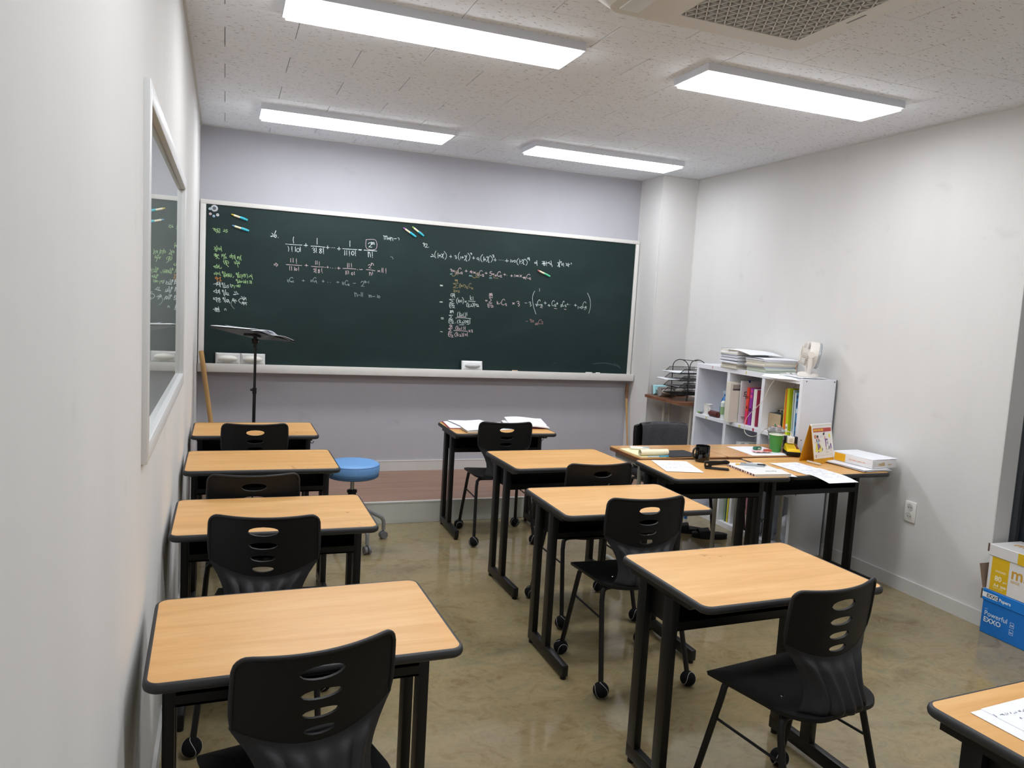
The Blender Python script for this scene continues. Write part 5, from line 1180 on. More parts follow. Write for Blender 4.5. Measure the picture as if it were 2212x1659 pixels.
# left cubby of the top row
t = thing('paper_cup', 'white paper cup on the left of the top shelf', 'cup', (BX0 + .05, 5.058, zt))
bm = B(); lathe(bm, [(.026, .0), (.0355, .078), (.0375, .080), (.0375, .083), (.035, .083), (.0255, .006), (.0001, .006)], 28); obj('cup', bm, M_white_plastic, t)
t = thing('lotion_bottle', 'tiny white pump bottle in front of the paper cup', 'bottle', (BX0 + .02, 4.985, zt))
bm = B(); lathe(bm, [(.012, 0), (.012, .035), (.006, .042), (.006, .05)], 16); obj('body', bm, M_white_plastic, t)
bm = B(); lathe(bm, [(.008, .05), (.008, .058), (.0001, .06)], 14); box(bm, -.003, .003, 0, .02, .06, .066); obj('pump', bm, M_white_plastic, t)
t = thing('spray_bottle', 'blue spray bottle behind the magazine file', 'bottle', (BX0 + .10, 4.905, zt))
bm = B(); lathe(bm, [(.040, 0), (.040, .10), (.028, .15), (.014, .165), (.014, .18)], 20); obj('body', bm, mat('blue_bottle', '#2d6fb0', .25), t)
bm = B(); rbox(bm, -.012, .012, -.03, .03, .18, .205, .004, 1); obj('spray_head', bm, mat('clear_head', '#a9bccb', .3), t)
t = thing('lotion_tube', 'white and green squeeze bottle next to the magazine file', 'bottle', (BX0 + .05, 4.862, zt))
bm = B(); lathe(bm, [(.020, 0), (.021, .12), (.010, .135)], 18); obj('body', bm, mat('bottle_white', '#dfe6df', .35), t)
bm = B(); lathe(bm, [(.0214, .03), (.0214, .09)], 18, cap=False); obj('label_band', bm, mat('label_green', '#8fae7a', .5), t)
t = thing('pencil_pouch', 'maroon cylindrical pouch lying on the top shelf', 'pouch', (BX0 + .012, 4.872, zt))
bm = B(); tube(bm, [(.002, 0, .023), (.01, .005, .024), (.01, .10, .024), (.004, .118, .023)], [.016, .023, .023, .014], 18); obj('body', bm, grain('maroon_leather', '#5a2a28', .1, 80, .5, .3), t)
t = thing('glue_tube', 'green and grey glue stick lying beside the paper cup', 'glue stick', (BX0 + .015, 5.10, zt))
bm = B(); cyl(bm, (0, 0, .009), (0, .032, .009), .009, n=14); obj('body', bm, mat('tube_green', '#7fa35a', .4), t)
bm = B(); cyl(bm, (0, -.018, .009), (0, 0, .009), .0085, n=14); obj('cap', bm, mat('tube_cap', '#6a6c72', .4), t)
# middle row
zm = .4308
t = thing('cardboard_carton', 'small white carton in the middle row of the bookcase', 'box', (BX0 + .06, 4.785, zm)); bm = B(); rbox(bm, 0, .1, 0, .085, 0, .145, .002, 1); obj('body', bm, mat('carton_white', '#cbc9c6', .7), t)
bm = B(); box(bm, .0, .1, .04, .046, .1452, .1458); obj('tape', bm, mat('carton_tape', '#b5b0a6', .5), t)
book('clear plastic folder in the middle row', 'folder', 4.60, .055, .235, .2, zm, BX0 + .03, .06, '#c6ced2', name='folder', group='folders in the middle row')
book('white plastic folder in the middle row', 'folder', 4.535, .045, .24, .2, zm, BX0 + .05, .03, '#d5dadd', name='folder', group='folders in the middle row')
book('teal folder in the middle row', 'folder', 4.49, .022, .245, .2, zm, BX0 + .04, .02, '#2b8f99', name='folder', group='folders in the middle row')
book('pale folder right of the teal folder', 'folder', 4.41, .06, .235, .2, zm, BX0 + .04, .0, '#cfd6d9', name='folder', group='folders in the middle row')
# bottom row
zb = .0408
book('thin green book standing in the bottom row', 'book', 4.700, .008, .27, .2, zb, BX0 + .03, 0, '#7fa64a', group='books in the bottom row')
book('thin navy book standing in the bottom row', 'book', 4.688, .010, .27, .2, zb, BX0 + .03, 0, '#26406f', group='books in the bottom row')
book('yellow book standing in the bottom row', 'book', 4.668, .017, .27, .2, zb, BX0 + .03, 0, '#d3c733', group='books in the bottom row')
book('white book standing in the bottom row', 'book', 4.635, .026, .265, .2, zb, BX0 + .03, 0, '#d8d9d8', group='books in the bottom row')
for k, (c, lb) in enumerate([('#c9b9ac', 'beige magazine leaning in the bottom row'), ('#8b4a52', 'dark red magazine leaning in the bottom row'), ('#d7d0c8', 'cream magazine leaning in the bottom row'), ('#3d3a3c', 'black magazine leaning in the bottom row'), ('#c98a93', 'pink magazine leaning in the bottom row')]):
    book(lb, 'magazine', 4.555 - k * .030, .016, .30, .2, zb, BX0 + .03, -.16, c, name='magazine', group='leaning magazines in the bottom row', bands=((.05, .12, '#e9e4dd', .2), (.16, .2, '#4a3a3c', .3)))
t = thing('water_bottle', 'clear white capped bottle in the near bottom cubby', 'bottle', (BX0 + .07, 4.26, zb))
bm = B(); lathe(bm, [(.036, 0), (.038, .15), (.030, .20), (.015, .225), (.015, .24)], 20); obj('body', bm, mat('bottle_frost', '#b9c0c4', .25), t)
bm = B(); lathe(bm, [(.018, .24), (.018, .285), (.0001, .287)], 16); obj('cap', bm, M_white_plastic, t)
t = thing('plastic_bag', 'crumpled translucent plastic bag in the near bottom cubby', 'bag', (BX0 + .05, 4.115, zb))
bm = B(); sphere(bm, (.06, 0, .112), 1, .07, .055, .10, 14, 10)
for v in bm.verts: v.co += Vector((random.uniform(-.008, .008),) * 3)
obj('bag', bm, mat('bag_white', '#c5c9cc', .3), t)
t = thing('cable', 'black cable looped at the front of the bottom cubby', 'cable', (BX0, 4.25, zb)); bm = B(); tube(bm, [(-.012, .03, .14), (-.016, 0, .16), (-.014, -.03, .13), (-.016, -.03, .06), (-.010, 0, .035), (-.014, .02, .07), (-.012, .0, .12), (.02, .0, .15)], .003, 6); obj('cord', bm, M_black_plastic, t)

# ---- on top of the bookcase
ZT_ = BZ + .0006
def stack(label, layers, loc, rz, top=None):
    t = thing('paper_stack', label, 'papers', loc, rz, 'paper stacks on the bookcase')
    z = 0; rnd = random.Random(len(layers) * 7 + int(loc[1] * 100))
    for (h, lx, ly, c) in layers:
        bm = B(); dx, dy, a = rnd.uniform(-.006, .006), rnd.uniform(-.006, .006), rnd.uniform(-.03, .03)
        wv = rnd.uniform(0, 6)
        M_ = T(dx, dy, z) @ RZ(a)
        b2 = B()
        n = max(1, int(h / .0045))
        for k in range(n):
            e1, e2 = rnd.uniform(-.004, .004), rnd.uniform(-.004, .004)
            box(b2, -lx / 2 + e1, lx / 2 + e1, -ly / 2 + e2, ly / 2 + e2, h * k / n, h * (k + .93) / n)
        merge(bm, b2, M_)
        obj('booklet', bm, c, t); z += h
    return t, z
C1, C2, C3, C4 = M_paper, M_paper2, mat('paper_bluegrey', '#b6bdca', .7), mat('paper_warm', '#d8d2c4', .7)
t1, z1 = stack('tall messy stack of papers at the left on the bookcase', [(.012, .26, .205, C4), (.012, .26, .2, C2), (.012, .27, .205, C4), (.016, .28, .22, C1), (.010, .27, .23, C3), (.014, .28, .225, C1), (.008, .27, .22, C3), (.014, .28, .23, C1), (.008, .28, .21, C3), (.010, .29, .225, C2), (.008, .28, .22, C1), (.014, .28, .215, C2)],
        (3.862, 4.755, ZT_), -.05)
bm = B(); sheet(bm, -.15, .14, -.25, .03, z1 + .001, .0008, lambda u, v: -.035 * max(0, .55 - v) ** 1.3 * 1.5 + .004 * math.sin(4 * u), RZ(.06)); obj('page', bm, M_paper, t1)
bm = B(); tube(bm, [(-.14, .10, z1 - .004), (-.145, .10, z1 + .006), (-.10, .10, z1 + .008), (-.03, .10, z1 + .005)], .0012, 6); obj('paper_clip', bm, M_steel, t1)
t2, z2 = stack('lower stack of thick books at the middle of the bookcase top', [(.018, .27, .2, mat('pages_greenish', '#c6d0c2', .8)), (.016, .27, .205, mat('pages_green2', '#cdd5c8', .8)), (.010, .27, .21, C3), (.016, .28, .205, C4), (.018, .28, .2, C2), (.010, .275, .205, C1), (.006, .28, .21, C1)],
        (3.872, 4.47, ZT_), .0)
bm = B(); sheet(bm, -.13, .15, -.115, .10, z2 + .001, .0008, lambda u, v: .006 * math.sin(3 * v), RZ(-.05)); obj('page', bm, M_paper, t2)
t = thing('loose_paper', 'loose sheets on the bookcase top under the fan', 'papers', (3.83, 4.17, ZT_), 0)
bm = B(); sheet(bm, -.14, .10, -.13, .16, 0, .0008, lambda u, v: -.018 * max(0, .16 - u) / .16 + .003 * math.sin(v * 8 + u * 5) + .003, RZ(.3)); obj('sheet', bm, M_paper, t)
bm = B(); sheet(bm, -.08, .15, -.16, .12, .0045, .0008, lambda u, v: .002 * math.sin(v * 6) , RZ(-.1)); obj('sheet', bm, M_paper, t)
# desk fan
M_fan = mat('fan_white', '#e6e0d8', .35)
fan = thing('desk_fan', 'small cream desk fan on top of the bookcase', 'fan', (3.885, 4.105, ZT_ + .0085))
bm = B(); lathe(bm, [(.068, 0), (.070, .006), (.068, .022), (.050, .030), (.0001, .030)], 36); obj('base', bm, M_fan, fan)
FA = Vector((.80, -.58, -.14)).normalized()
FC = Vector((0, 0, .150))
u_, v_, d_ = frame_of(FA)
side = Vector((FA.y, -FA.x, 0)).normalized()
FM = Matrix(((side.x, FA.cross(side).x, FA.x, FC.x), (side.y, FA.cross(side).y, FA.y, FC.y), (side.z, FA.cross(side).z, FA.z, FC.z), (0, 0, 0, 1)))
for sg in (-1, 1):
    bm = B(); p = FC + side * sg * .092
    tube(bm, [Vector((side.x * sg * .05, side.y * sg * .05, .02)), Vector((side.x * sg * .088, side.y * sg * .088, .06)), p - Vector((0, 0, .02)), p], [.014, .015, .015, .014], 12)
    a = obj('arm', bm, M_fan, fan)
    bm = B(); cyl(bm, FC + side * sg * .080, FC + side * sg * .108, .021, n=24); obj('pivot', bm, M_fan, a)
bm = B(); lathe(bm, [(.083, -.012), (.086, .0), (.088, .040), (.0865, .046)], 40, FM, cap=False); solidify(bm, .003); obj('housing', bm, M_fan, fan)
bm = B(); lathe(bm, [(.0865, .045), (.0895, .049), (.0895, .058), (.084, .063), (.078, .060)], 40, FM, cap=False); obj('front_ring', bm, mat('fan_ring', '#aeb2b5', .3, .4), fan)
bm = B()
for k in range(44):
    a = 2 * PI * k / 44
    pts = [FM @ Vector((r * math.cos(a), r * math.sin(a), z)) for r, z in ((.083, -.010), (.080, -.030), (.068, -.048), (.048, -.058), (.030, -.060))]
    tube(bm, pts, .0016, 5)
for r, z in ((.080, -.030), (.0600, -.053)): tube(bm, [FM @ Vector((r * math.cos(2 * PI * k / 40), r * math.sin(2 * PI * k / 40), z)) for k in range(40)], .0016, 5, True)
obj('rear_grille', bm, M_fan, fan)
bm = B(); lathe(bm, [(.0001, -.064), (.030, -.063), (.034, -.056), (.034, .02), (.02, .03), (.0001, .03)], 28, FM); obj('motor', bm, M_fan, fan)
bm = B()
for k in range(30):
    a = 2 * PI * k / 30
    tube(bm, [FM @ Vector((r * math.cos(a), r * math.sin(a), .058)) for r in (.022, .079)], .0012, 5)
for r in (.03, .045, .062): tube(bm, [FM @ Vector((r * math.cos(2 * PI * k / 40), r * math.sin(2 * PI * k / 40), .058)) for k in range(40)], .0013, 5, True)
obj('front_grille', bm, M_fan, fan)
for k in range(5):
    bm = B()
    def bl(u, v, k=k):
        a = 2 * PI * k / 5 + (u - .5) * .9; r = .030 + v * .045
        return FM @ Vector((r * math.cos(a), r * math.sin(a), .038 + (u - .5) * .03))
    grid(bm, bl, 6, 4); solidify(bm, .001); obj('blade', bm, mat('fan_blade', '#cfccc6', .4), fan)
bm = B(); tube(bm, [(-.02, .075, .10), (-.035, .080, .06), (-.03, .078, .03), (-.01, .068, .012)], .0016, 6); obj('wire', bm, mat('wire_coral', '#c98a72', .5), fan)
# white charging cable from the fan down to the charger
cb_ = thing('charging_cable', 'white cable hanging from the fan to the charger in front of the shelves', 'cable', (0, 0, 0))
pts = [(3.83, 4.185, 1.2245), (3.78, 4.19, 1.2235), (3.725, 4.195, 1.208), (3.695, 4.24, 1.13), (3.69, 4.28, 1.04), (3.685, 4.345, .968), (3.68, 4.426, .893), (3.68, 4.458, .824), (3.68, 4.442, .768), (3.68, 4.375, .754), (3.68, 4.291, .78), (3.68, 4.236, .83), (3.672, 4.165, .857), (3.66, 4.07, .864), (3.645, 3.98, .863), (3.630, 3.932, .862)]
def crom(pts, n=5):
    P = [Vector(p) for p in pts]; P = [P[0]] + P + [P[-1]]; out = []
    for i in range(1, len(P) - 2):
        for s in range(n):
            u = s / n
            out.append(.5 * (2 * P[i] + (P[i + 1] - P[i - 1]) * u + (2 * P[i - 1] - 5 * P[i] + 4 * P[i + 1] - P[i + 2]) * u * u + (3 * P[i] - P[i - 1] - 3 * P[i + 1] + P[i + 2]) * u ** 3))
    out.append(P[-2]); return out
bm = B(); tube(bm, crom(pts), .0022, 8); obj('cord', bm, mat('cable_cream', '#d9d4c8', .5), cb_)
bm = B(); rbox(bm, 3.825, 3.855, 4.178, 4.192, 1.219, 1.229, .003, 1); rbox(bm, 3.78, 3.805, 4.183, 4.197, 1.218, 1.228, .003, 1); obj('plug', bm, M_white_plastic, cb_)

# ================================================================== ON THE TEACHER TABLES
zh = ZH + .0006
# yellow pad with its pages rolled back
t = thing('legal_pad', 'yellow legal pad with pages rolled over on the teacher table', 'notepad', (2.575, 3.975, zh), .02)
bm = B(); rbox(bm, -.085, .085, -.125, .13, 0, .008, .001, 1); obj('pad', bm, grain('pad_yellow', '#ebe3b4', .02, 20, .7), t)
bm = B()
pr = []
for k in range(64):
    a = k / 63 * 4.2 * PI; r = .019 - .0022 * a / (2 * PI) * 1.4
    pr.append((-.098 + r * math.cos(a - PI / 2), .027 + r * math.sin(a - PI / 2)))
def rollf(u, v):
    i = min(int(v * 63), 62); q = v * 63 - i
    return Vector((-.082 + .19 * u, pr[i][0] + (pr[i + 1][0] - pr[i][0]) * q, pr[i][1] + (pr[i + 1][1] - pr[i][1]) * q))
grid(bm, rollf, 1, 96); solidify(bm, .0008); obj('rolled_page', bm, grain('pad_yellow_light', '#f0ebcb', .02, 20, .7), t, 60)
t = thing('correction_tape', 'white eraser case lying behind the rolled yellow pad', 'stationery', (2.60, 4.06, zh + .0085), -.35)
bm = B(); rbox(bm, -.06, .06, -.02, .02, 0, .016, .006, 2); obj('body', bm, M_white_plastic, t); bm = B(); rbox(bm, .02, .058, -.017, .017, .0162, .0175, .0005, 1); obj('window', bm, mat('tape_grey', '#a7adb2', .4), t)
t = thing('pen', 'light blue pen in front of the rolled pad', 'pen', (2.535, 3.853, zh + .0055), .03)
bm = B(); cyl(bm, (0, 0, 0), (.08, 0, 0), .005, n=12); obj('barrel', bm, mat('pen_clear', '#b9cfd6', .2), t); bm = B(); cyl(bm, (.078, 0, 0), (.145, 0, 0), .0056, n=12); obj('cap', bm, mat('pen_blue', '#3ea3cf', .35), t)
t = thing('mouse_mat', 'black rectangular mat on the teacher table', 'mat', (2.80, 3.945, zh), .06)
bm = B(); prism(bm, rrect(-.115, .115, -.095, .095, .008, 4), 0, .004); obj('mat', bm, grain('mat_black', '#1e1f22', .1, 300, .8, .2), t)
t = thing('document_sheet', 'white sheet lying on the right half of the teacher table', 'papers', (3.44, 4.0, zh), -.06)
bm = B(); sheet(bm, -.135, .135, -.15, .145, .0004, .0006, lambda u, v: .008 * max(0, u - .8) * (1 - v)); obj('sheet', bm, M_paper, t)
t = thing('paper_coffee_cup', 'green paper cup with pale rim on the teacher table', 'cup', (3.548, 3.958, zh + .0016))
M_green = mat('cup_green', '#3f8a3c', .45)
bm = B(); lathe(bm, [(.032, .0), (.0455, .113)], 36, cap=False); lathe(bm, [(.0001, .004), (.031, .004), (.0435, .113)], 36, cap=False); obj('cup', bm, M_green, t)
bm = B(); tube(bm, [(.0455 * math.cos(2 * PI * k / 36), .0455 * math.sin(2 * PI * k / 36), .114) for k in range(36)], .0024, 8, True); lathe(bm, [(.0001, .100), (.041, .100), (.0440, .114)], 36, cap=False); obj('rim', bm, mat('cup_rim', '#e9e6dc', .5), t)
a = math.atan2(-.75, .62)
bm = B()
for (h, da, w_, hh) in ((.055, 0, .016, .012), (.042, .12, .010, .012), (.035, -.15, .008, .006)):
    r_ = .032 + .0135 * h / .113 + .0004
    for s_ in range(4):
        aa = a + da + (s_ - 1.5) * w_ / 4 / r_
        Mq = axes((r_ * math.cos(aa), r_ * math.sin(aa), h), (-math.sin(aa), math.cos(aa), 0), (0, 0, 1)); box(bm, -w_ / 8, w_ / 8, -hh / 2, hh / 2, 0, .0006, Mq)
obj('printed_mark', bm, mat('cup_gold', '#cdb56a', .4), t)
t = thing('plastic_cup', 'crushed clear plastic cup with straw bits behind the green cup', 'cup', (3.618, 4.050, zh + .0012))
bm = B(); lathe(bm, [(.036, 0), (.052, .118), (.054, .121), (.051, .118), (.035, .003), (.0001, .003)], 28); obj('cup', bm, mat('clear_plastic', '#e8eef0', .05, Transmission_Weight=.9, IOR=1.2), t)
bm = B(); lathe(bm, [(.056, .116), (.056, .125), (.042, .145), (.034, .149)], 28, cap=False); obj('lid', bm, mat('clear_lid', '#d9dee0', .08, Transmission_Weight=.75, IOR=1.2), t)
bm = B(); cyl(bm, (.005, .02, .01), (-.01, .0, .168), .004, n=10); obj('straw', bm, mat('straw_green', '#3c8f6a', .4), t)
bm = B(); rbox(bm, -.03, -.015, -.02, .02, .112, .150, .003, 1); rbox(bm, .0, .022, -.022, -.006, .12, .158, .003, 1); obj('wrapper', bm, mat('wrapper_pink', '#d9a6a0', .4), t)
t = thing('snack_wrapper', 'pink and clear snack wrapper on the white sheet', 'wrapper', (3.42, 3.935, zh + .0012), -.1)
bm = B()
def wr(u, v): return Vector((-.055 + .12 * u, -.02 + .045 * v, .004 + .006 * abs(math.sin(u * 9 + v * 4)) + .003 * math.sin(v * 7)))
grid(bm, wr, 14, 8); solidify(bm, .0008); obj('film', bm, mat('film_pink', '#e0b3b0', .25), t)
bm = B(); rbox(bm, .025, .07, -.012, .02, .008, .022, .003, 1); obj('candy', bm, mat('candy_red', '#b8503c', .5), t)
t = thing('snack_packet', 'small dark green snack packet next to the green cup', 'packet', (3.462, 4.03, zh + .0012), .2)
bm = B(); rbox(bm, -.03, .03, -.015, .015, 0, .022, .008, 2); obj('packet', bm, mat('packet_green', '#2f6a50', .4), t); bm = B(); rbox(bm, -.01, .016, -.0158, -.0145, .005, .016, .0005, 1); obj('print', bm, mat('packet_pale', '#c9d2bd', .5), t)
t = thing('battery_charger', 'yellow and black battery charger on the teacher table', 'charger', (3.612, 3.878, zh), -.5)
bm = B(); rbox(bm, -.045, .045, -.068, .068, 0, .024, .006, 2); obj('base', bm, M_black_plastic, t)
M_yel = mat('charger_yellow', '#ecc914', .4)
bm = B()
a0 = [bm.verts.new(p) for p in ((-.044, -.064, .022), (.044, -.064, .022), (.044, .064, .022), (-.044, .064, .022))]; b0 = [bm.verts.new(p) for p in ((-.036, -.052, .040), (.036, -.052, .040), (.036, .060, .062), (-.036, .060, .062))]
bm.faces.new(b0); bm.faces.new(list(reversed(a0)))
for k in range(4): bm.faces.new((a0[k], a0[(k + 1) % 4], b0[(k + 1) % 4], b0[k]))
bmesh.ops.bevel(bm, geom=list(bm.edges), offset=.004, segments=2, affect='EDGES'); obj('shell', bm, M_yel, t)
bm = B()
for k in range(5): rbox(bm, .018, .033, -.04 + k * .019, -.032 + k * .019, .041 + k * .0036, .048 + k * .0036, .001, 1)
obj('slot', bm, mat('charger_brown', '#6a3a24', .5), t)
bm = B()
for k in range(4): rbox(bm, -.03, .012, -.034 + k * .02, -.026 + k * .02, .042 + k * .0037, .0475 + k * .0037, .0015, 1)
obj('groove', bm, mat('charger_yellow_dark', '#c9a60c', .45), t)
t = thing('power_adapter', 'white cube adapter plugged in behind the yellow charger', 'adapter', (3.632, 3.922, zh + .0630), -.5)
bm = B(); rbox(bm, -.022, .022, -.016, .016, .0, .045, .004, 2); obj('body', bm, M_white_plastic, t)
bm = B(); cyl(bm, (0, 0, .045), (0, 0, .075), .005, .0035, 12); obj('plug', bm, M_white_plastic, t)
bm = B()
for k in range(4): box(bm, -.010, .010, -.0166, -.016, .012 + k * .006, .014 + k * .006)
obj('printed_text', bm, mat('grey_print', '#9a9a9a', .6), t)
t = thing('card_reader', 'small black box behind the white adapter', 'box', (3.690, 3.968, zh), -.6)
bm = B(); rbox(bm, -.055, .03, -.014, .014, 0, .10, .003, 1); obj('body', bm, M_black_plastic2, t)

# on the mug desk ------------------------------------------------------------
zd = DH + .001
t = thing('mug', 'glossy black ceramic mug on the front desk edge', 'mug', (2.848, 3.755, zd), 0)
M_mug = mat('mug_black', '#050506', .06)
bm = B(); lathe(bm, [(.0001, 0), (.037, 0), (.0415, .003), (.0425, .012), (.0425, .092), (.0415, .0955), (.0395, .095), (.0385, .09), (.0385, .008), (.0001, .006)], 40); obj('cup', bm, M_mug, t)
bm = B(); d_ = Vector((-.90, -.1, 0)).normalized()
tube(bm, [Vector((0, 0, z)) + d_ * r for r, z in ((.040, .082), (.056, .084), (.069, .074), (.073, .055), (.069, .034), (.056, .021), (.040, .018))], [.0055, .006, .006, .006, .006, .006, .0055], 12); obj('handle', bm, M_mug, t, 60)
t = thing('stapler', 'black stapler lying beside the mug', 'stapler', (2.80, 3.545, zd), -.52)
bm = B(); rbox(bm, -.065, .068, -.017, .017, 0, .010, .003, 2); obj('base', bm, M_black_plastic2, t)
bm = B()
def arm(y0, y1, pts0):
    prism(bm, pts0, y0, y1, axes((0, 0, 0), (1, 0, 0), (0, 0, 1)))
arm(-.013, .013, [(-.068, .012), (-.03, .012), (-.028, .022), (.05, .036), (.066, .040), (.068, .050), (.05, .056), (.02, .050), (-.03, .046), (-.068, .040)]); obj('arm', bm, M_black_plastic, t)
bm = B(); M_ = T(-.03, 0, .018) @ RY(-.10); rbox(bm, 0, .092, -.007, .007, 0, .009, .001, 1, M_); obj('magazine', bm, M_chrome, t)
bm = B(); cyl(bm, (-.055, -.0145, .026), (-.055, .0145, .026), .006, n=14); obj('hinge', bm, M_chrome, t)
def a4(name, label, x, y, z, rz, cat='papers', n=1, prints=True, group=None, droop=None, seed=1, w_=.21, h_=.297):
    t = thing(name, label, cat, (x, y, z), rz, group)
    rnd = random.Random(seed)
    for k in range(n):
        bm = B(); M_ = T(rnd.uniform(-.006, .006) * (k > 0), rnd.uniform(-.006, .006) * (k > 0), k * .0009) @ RZ(rnd.uniform(-.04, .04) * (k > 0))
        sheet(bm, -w_ / 2, w_ / 2, -h_ / 2, h_ / 2, 0.0006, .0006, droop, M_, 6, 10); obj('sheet', bm, M_paper, t)
    if prints:
        bm = B(); zt_ = n * .0009 + .0012
        for r in range(9):
            yy = .115 - r * .022 - rnd.uniform(0, .006)
            x0 = -.085
            while x0 < .07:
                L = rnd.uniform(.008, .03)
                if rnd.random() < .62:
                    dz = droop(.5 + (x0 / w_), .5 + yy / h_) if droop else 0
                    box(bm, x0, min(x0 + L, .09), yy, yy + .0022, zt_ + dz - .0004, zt_ + dz)
                x0 += L + .006
        obj('printed_text', bm, mat('faint_print', '#b4b8c4', .7), t)
    return t
a4('worksheet', 'white printed worksheet on the left of the mug desk', 2.603, 3.642, zd, -.30 + .05, n=2, seed=4)
# magazine with pens
t = thing('textbook', 'white textbook with pens on it across the two front desks', 'book', (3.037, 3.488, zd), -.07)
bm = B(); rbox(bm, -.118, .118, -.150, .148, 0, .0012, .0004, 1); rbox(bm, -.118, .118, -.150, .148, .0128, .014, .0004, 1); rbox(bm, -.1185, -.117, -.150, .148, 0, .014, .0004, 1); obj('cover', bm, mat('book_white', '#efeeec', .35), t)
bm = B(); box(bm, -.117, .116, -.147, .146, .0013, .0127); obj('pages', bm, mat('pages_e9e6dc', '#e9e6dc', .8), t)
bm = B(); rnd = random.Random(5)
y = -.145
while y < .13:
    L = rnd.uniform(.008, .02); box(bm, -.1191, -.1184, y, y + L, .002, .012); y += L + rnd.uniform(.004, .012)
obj('spine_print', bm, mat('spine_plum', '#5a3244', .5), t)
b2 = text_bm('study', .034, .0006, M=T(-.005, -.085, .0142), shear=.3); obj('cover_title', b2, mat('title_grey', '#6d6f78', .5), t)
bm = B()
for k in range(3): box(bm, -.08, -.01, .02 - k * .012, .023 - k * .012, .0141, .0144)
obj('cover_print', bm, mat('faint_print', '#b4b8c4', .7), t)
t = thing('open_notepaper', 'thin white page sticking out under the textbook front', 'papers', (3.13, 3.43, zd), -.25)
bm = B(); sheet(bm, -.10, .10, -.10, .10, 0, .0006, lambda u, v: 0); obj('sheet', bm, M_paper, t); t.location = (3.10, 3.44, zd - .0008)
def pen(label, x, y, z, rz, L, r, cb, ct, frac=.18, cg=None, name='pen'):
    t = thing(name, label, 'pen', (x, y, z), rz)
    bm = B(); tube(bm, [(0, 0, 0), (.010, 0, 0), (L, 0, 0)], [r * .3, r, r], 12); obj('barrel', bm, mat('pen_' + cb.strip('#'), cb, .35), t)
    bm = B(); cyl(bm, (L * (1 - frac), 0, 0), (L, 0, 0), r * 1.12, r * 1.05, 12); obj('cap', bm, mat('pen_' + ct.strip('#'), ct, .4), t)
    if cg:
        bm = B(); cyl(bm, (.012, 0, 0), (L * .38, 0, 0), r * 1.1, r * 1.12, 12); obj('grip', bm, mat('pen_' + cg.strip('#'), cg, .6), t)
    return t
pen('grey pencil with yellow end lying on the textbook', 3.10, 3.50, zd + .0205, 2.62, .165, .0042, '#9ea3a8', '#e3bb3a', .13)
pen('grey gel pen with black grip lying on the textbook', 3.135, 3.528, zd + .0205, 2.72, .15, .0052, '#a9adb1', '#8f9498', .2, '#1c1d20')

# on the desk by the right wall -------------------------------------------------
dr = lambda u, v: -.10 * max(0, .5 - v) ** 2
t = a4('handout', 'printed handout hanging over the front edge of the right desk', 3.385, 3.345, zd + .0030, .02, n=1, droop=lambda u, v: -.055 * max(0, .42 - v) ** 1.5, seed=9)
t = a4('handout', 'printed handouts stacked on the right desk behind the hanging one', 3.372, 3.505, zd, .03, n=3, seed=12)
pen('cream marker lying in front of the calendar', 3.565, 3.565, zd + .0075, 1.72, .10, .007, '#c9bfae', '#bfb5a5', .2, name='marker')
# tent calendar
cal = thing('desk_calendar', 'yellow tent desk calendar showing exercise drawings', 'calendar', (3.643, 3.688, zd), .26)
M_cy = grain('calendar_yellow', '#dba11c', .03, 20, .55)
CW, CH, CDp = .215, .235, .105
bm = B()
def slab(p, q, th, m=None):   # p=(y,z) q=(y,z)
    dy, dz = q[0] - p[0], q[1] - p[1]; L = math.hypot(dy, dz)
    rbox(bm, -CW / 2, CW / 2, 0, L, 0, th, .0008, 1, axes((0, p[0], p[1]), (1, 0, 0), (0, dy, dz)))
slab((-CDp / 2, 0), (-.004, CH), .002); slab((CDp / 2, 0), (.004, CH), .002); slab((-CDp / 2, 0), (CDp / 2, 0), .002)
obj('stand', bm, M_cy, cal)
FCAL = axes((0, -CDp / 2, 0), (1, 0, 0), (0, CDp / 2 - .004, CH))   # page plane, z outwards
LH = math.hypot(CDp / 2 - .004, CH)
bm = B(); rbox(bm, -CW / 2 + .002, CW / 2 - .002, .030, LH - .002, .0022, .0045, .0006, 1, FCAL); pg = obj('page', bm, mat('calendar_page', '#e9e5df', .5), cal)
bm = B(); rbox(bm, -CW / 2, CW / 2, LH - .010, LH + .004, -.004, .006, .003, 2, FCAL); obj('binding', bm, mat('calendar_binding', '#e6e3dc', .5), cal)
def cprint(col, polys, z=.0048):
    bm = B()
    for P_ in polys: prism(bm, P_, z, z + .0002, FCAL)
    obj('printed_drawing', bm, mat('print_' + col.strip('#'), col, .6), pg)
def el(cx, cy, rx, ry, n=14): return [(cx + rx * math.cos(2 * PI * k / n), cy + ry * math.sin(2 * PI * k / n)) for k in range(n)]
def limb(pts, w_):
    out = []
    for (x0, y0), (x1, y1) in zip(pts, pts[1:]):
        dx, dy = x1 - x0, y1 - y0; l = math.hypot(dx, dy); nx, ny = -dy / l * w_ / 2, dx / l * w_ / 2
        out.append([(x0 + nx, y0 + ny), (x0 - nx, y0 - ny), (x1 - nx, y1 - ny), (x1 + nx, y1 + ny)])
    return out
cprint('#e8de5a', [[(-.088, .072), (-.02, .072), (-.02, .10), (-.05, .14), (-.075, .125)], el(.072, .165, .010, .014)])
cprint('#b8463c', [rrect(-.095, .095, .192, .216, .004, 3)])
cprint('#e8b93a', [rrect(-.09 + k * .0135, -.09 + k * .0135 + .011, .198, .2115, .002, 2) for k in (0, 1, 2, 3.2, 4.2, 5.5, 6.5)], .0051)
cprint('#c98a6a', [el(-.078, .165, .012, .013)])
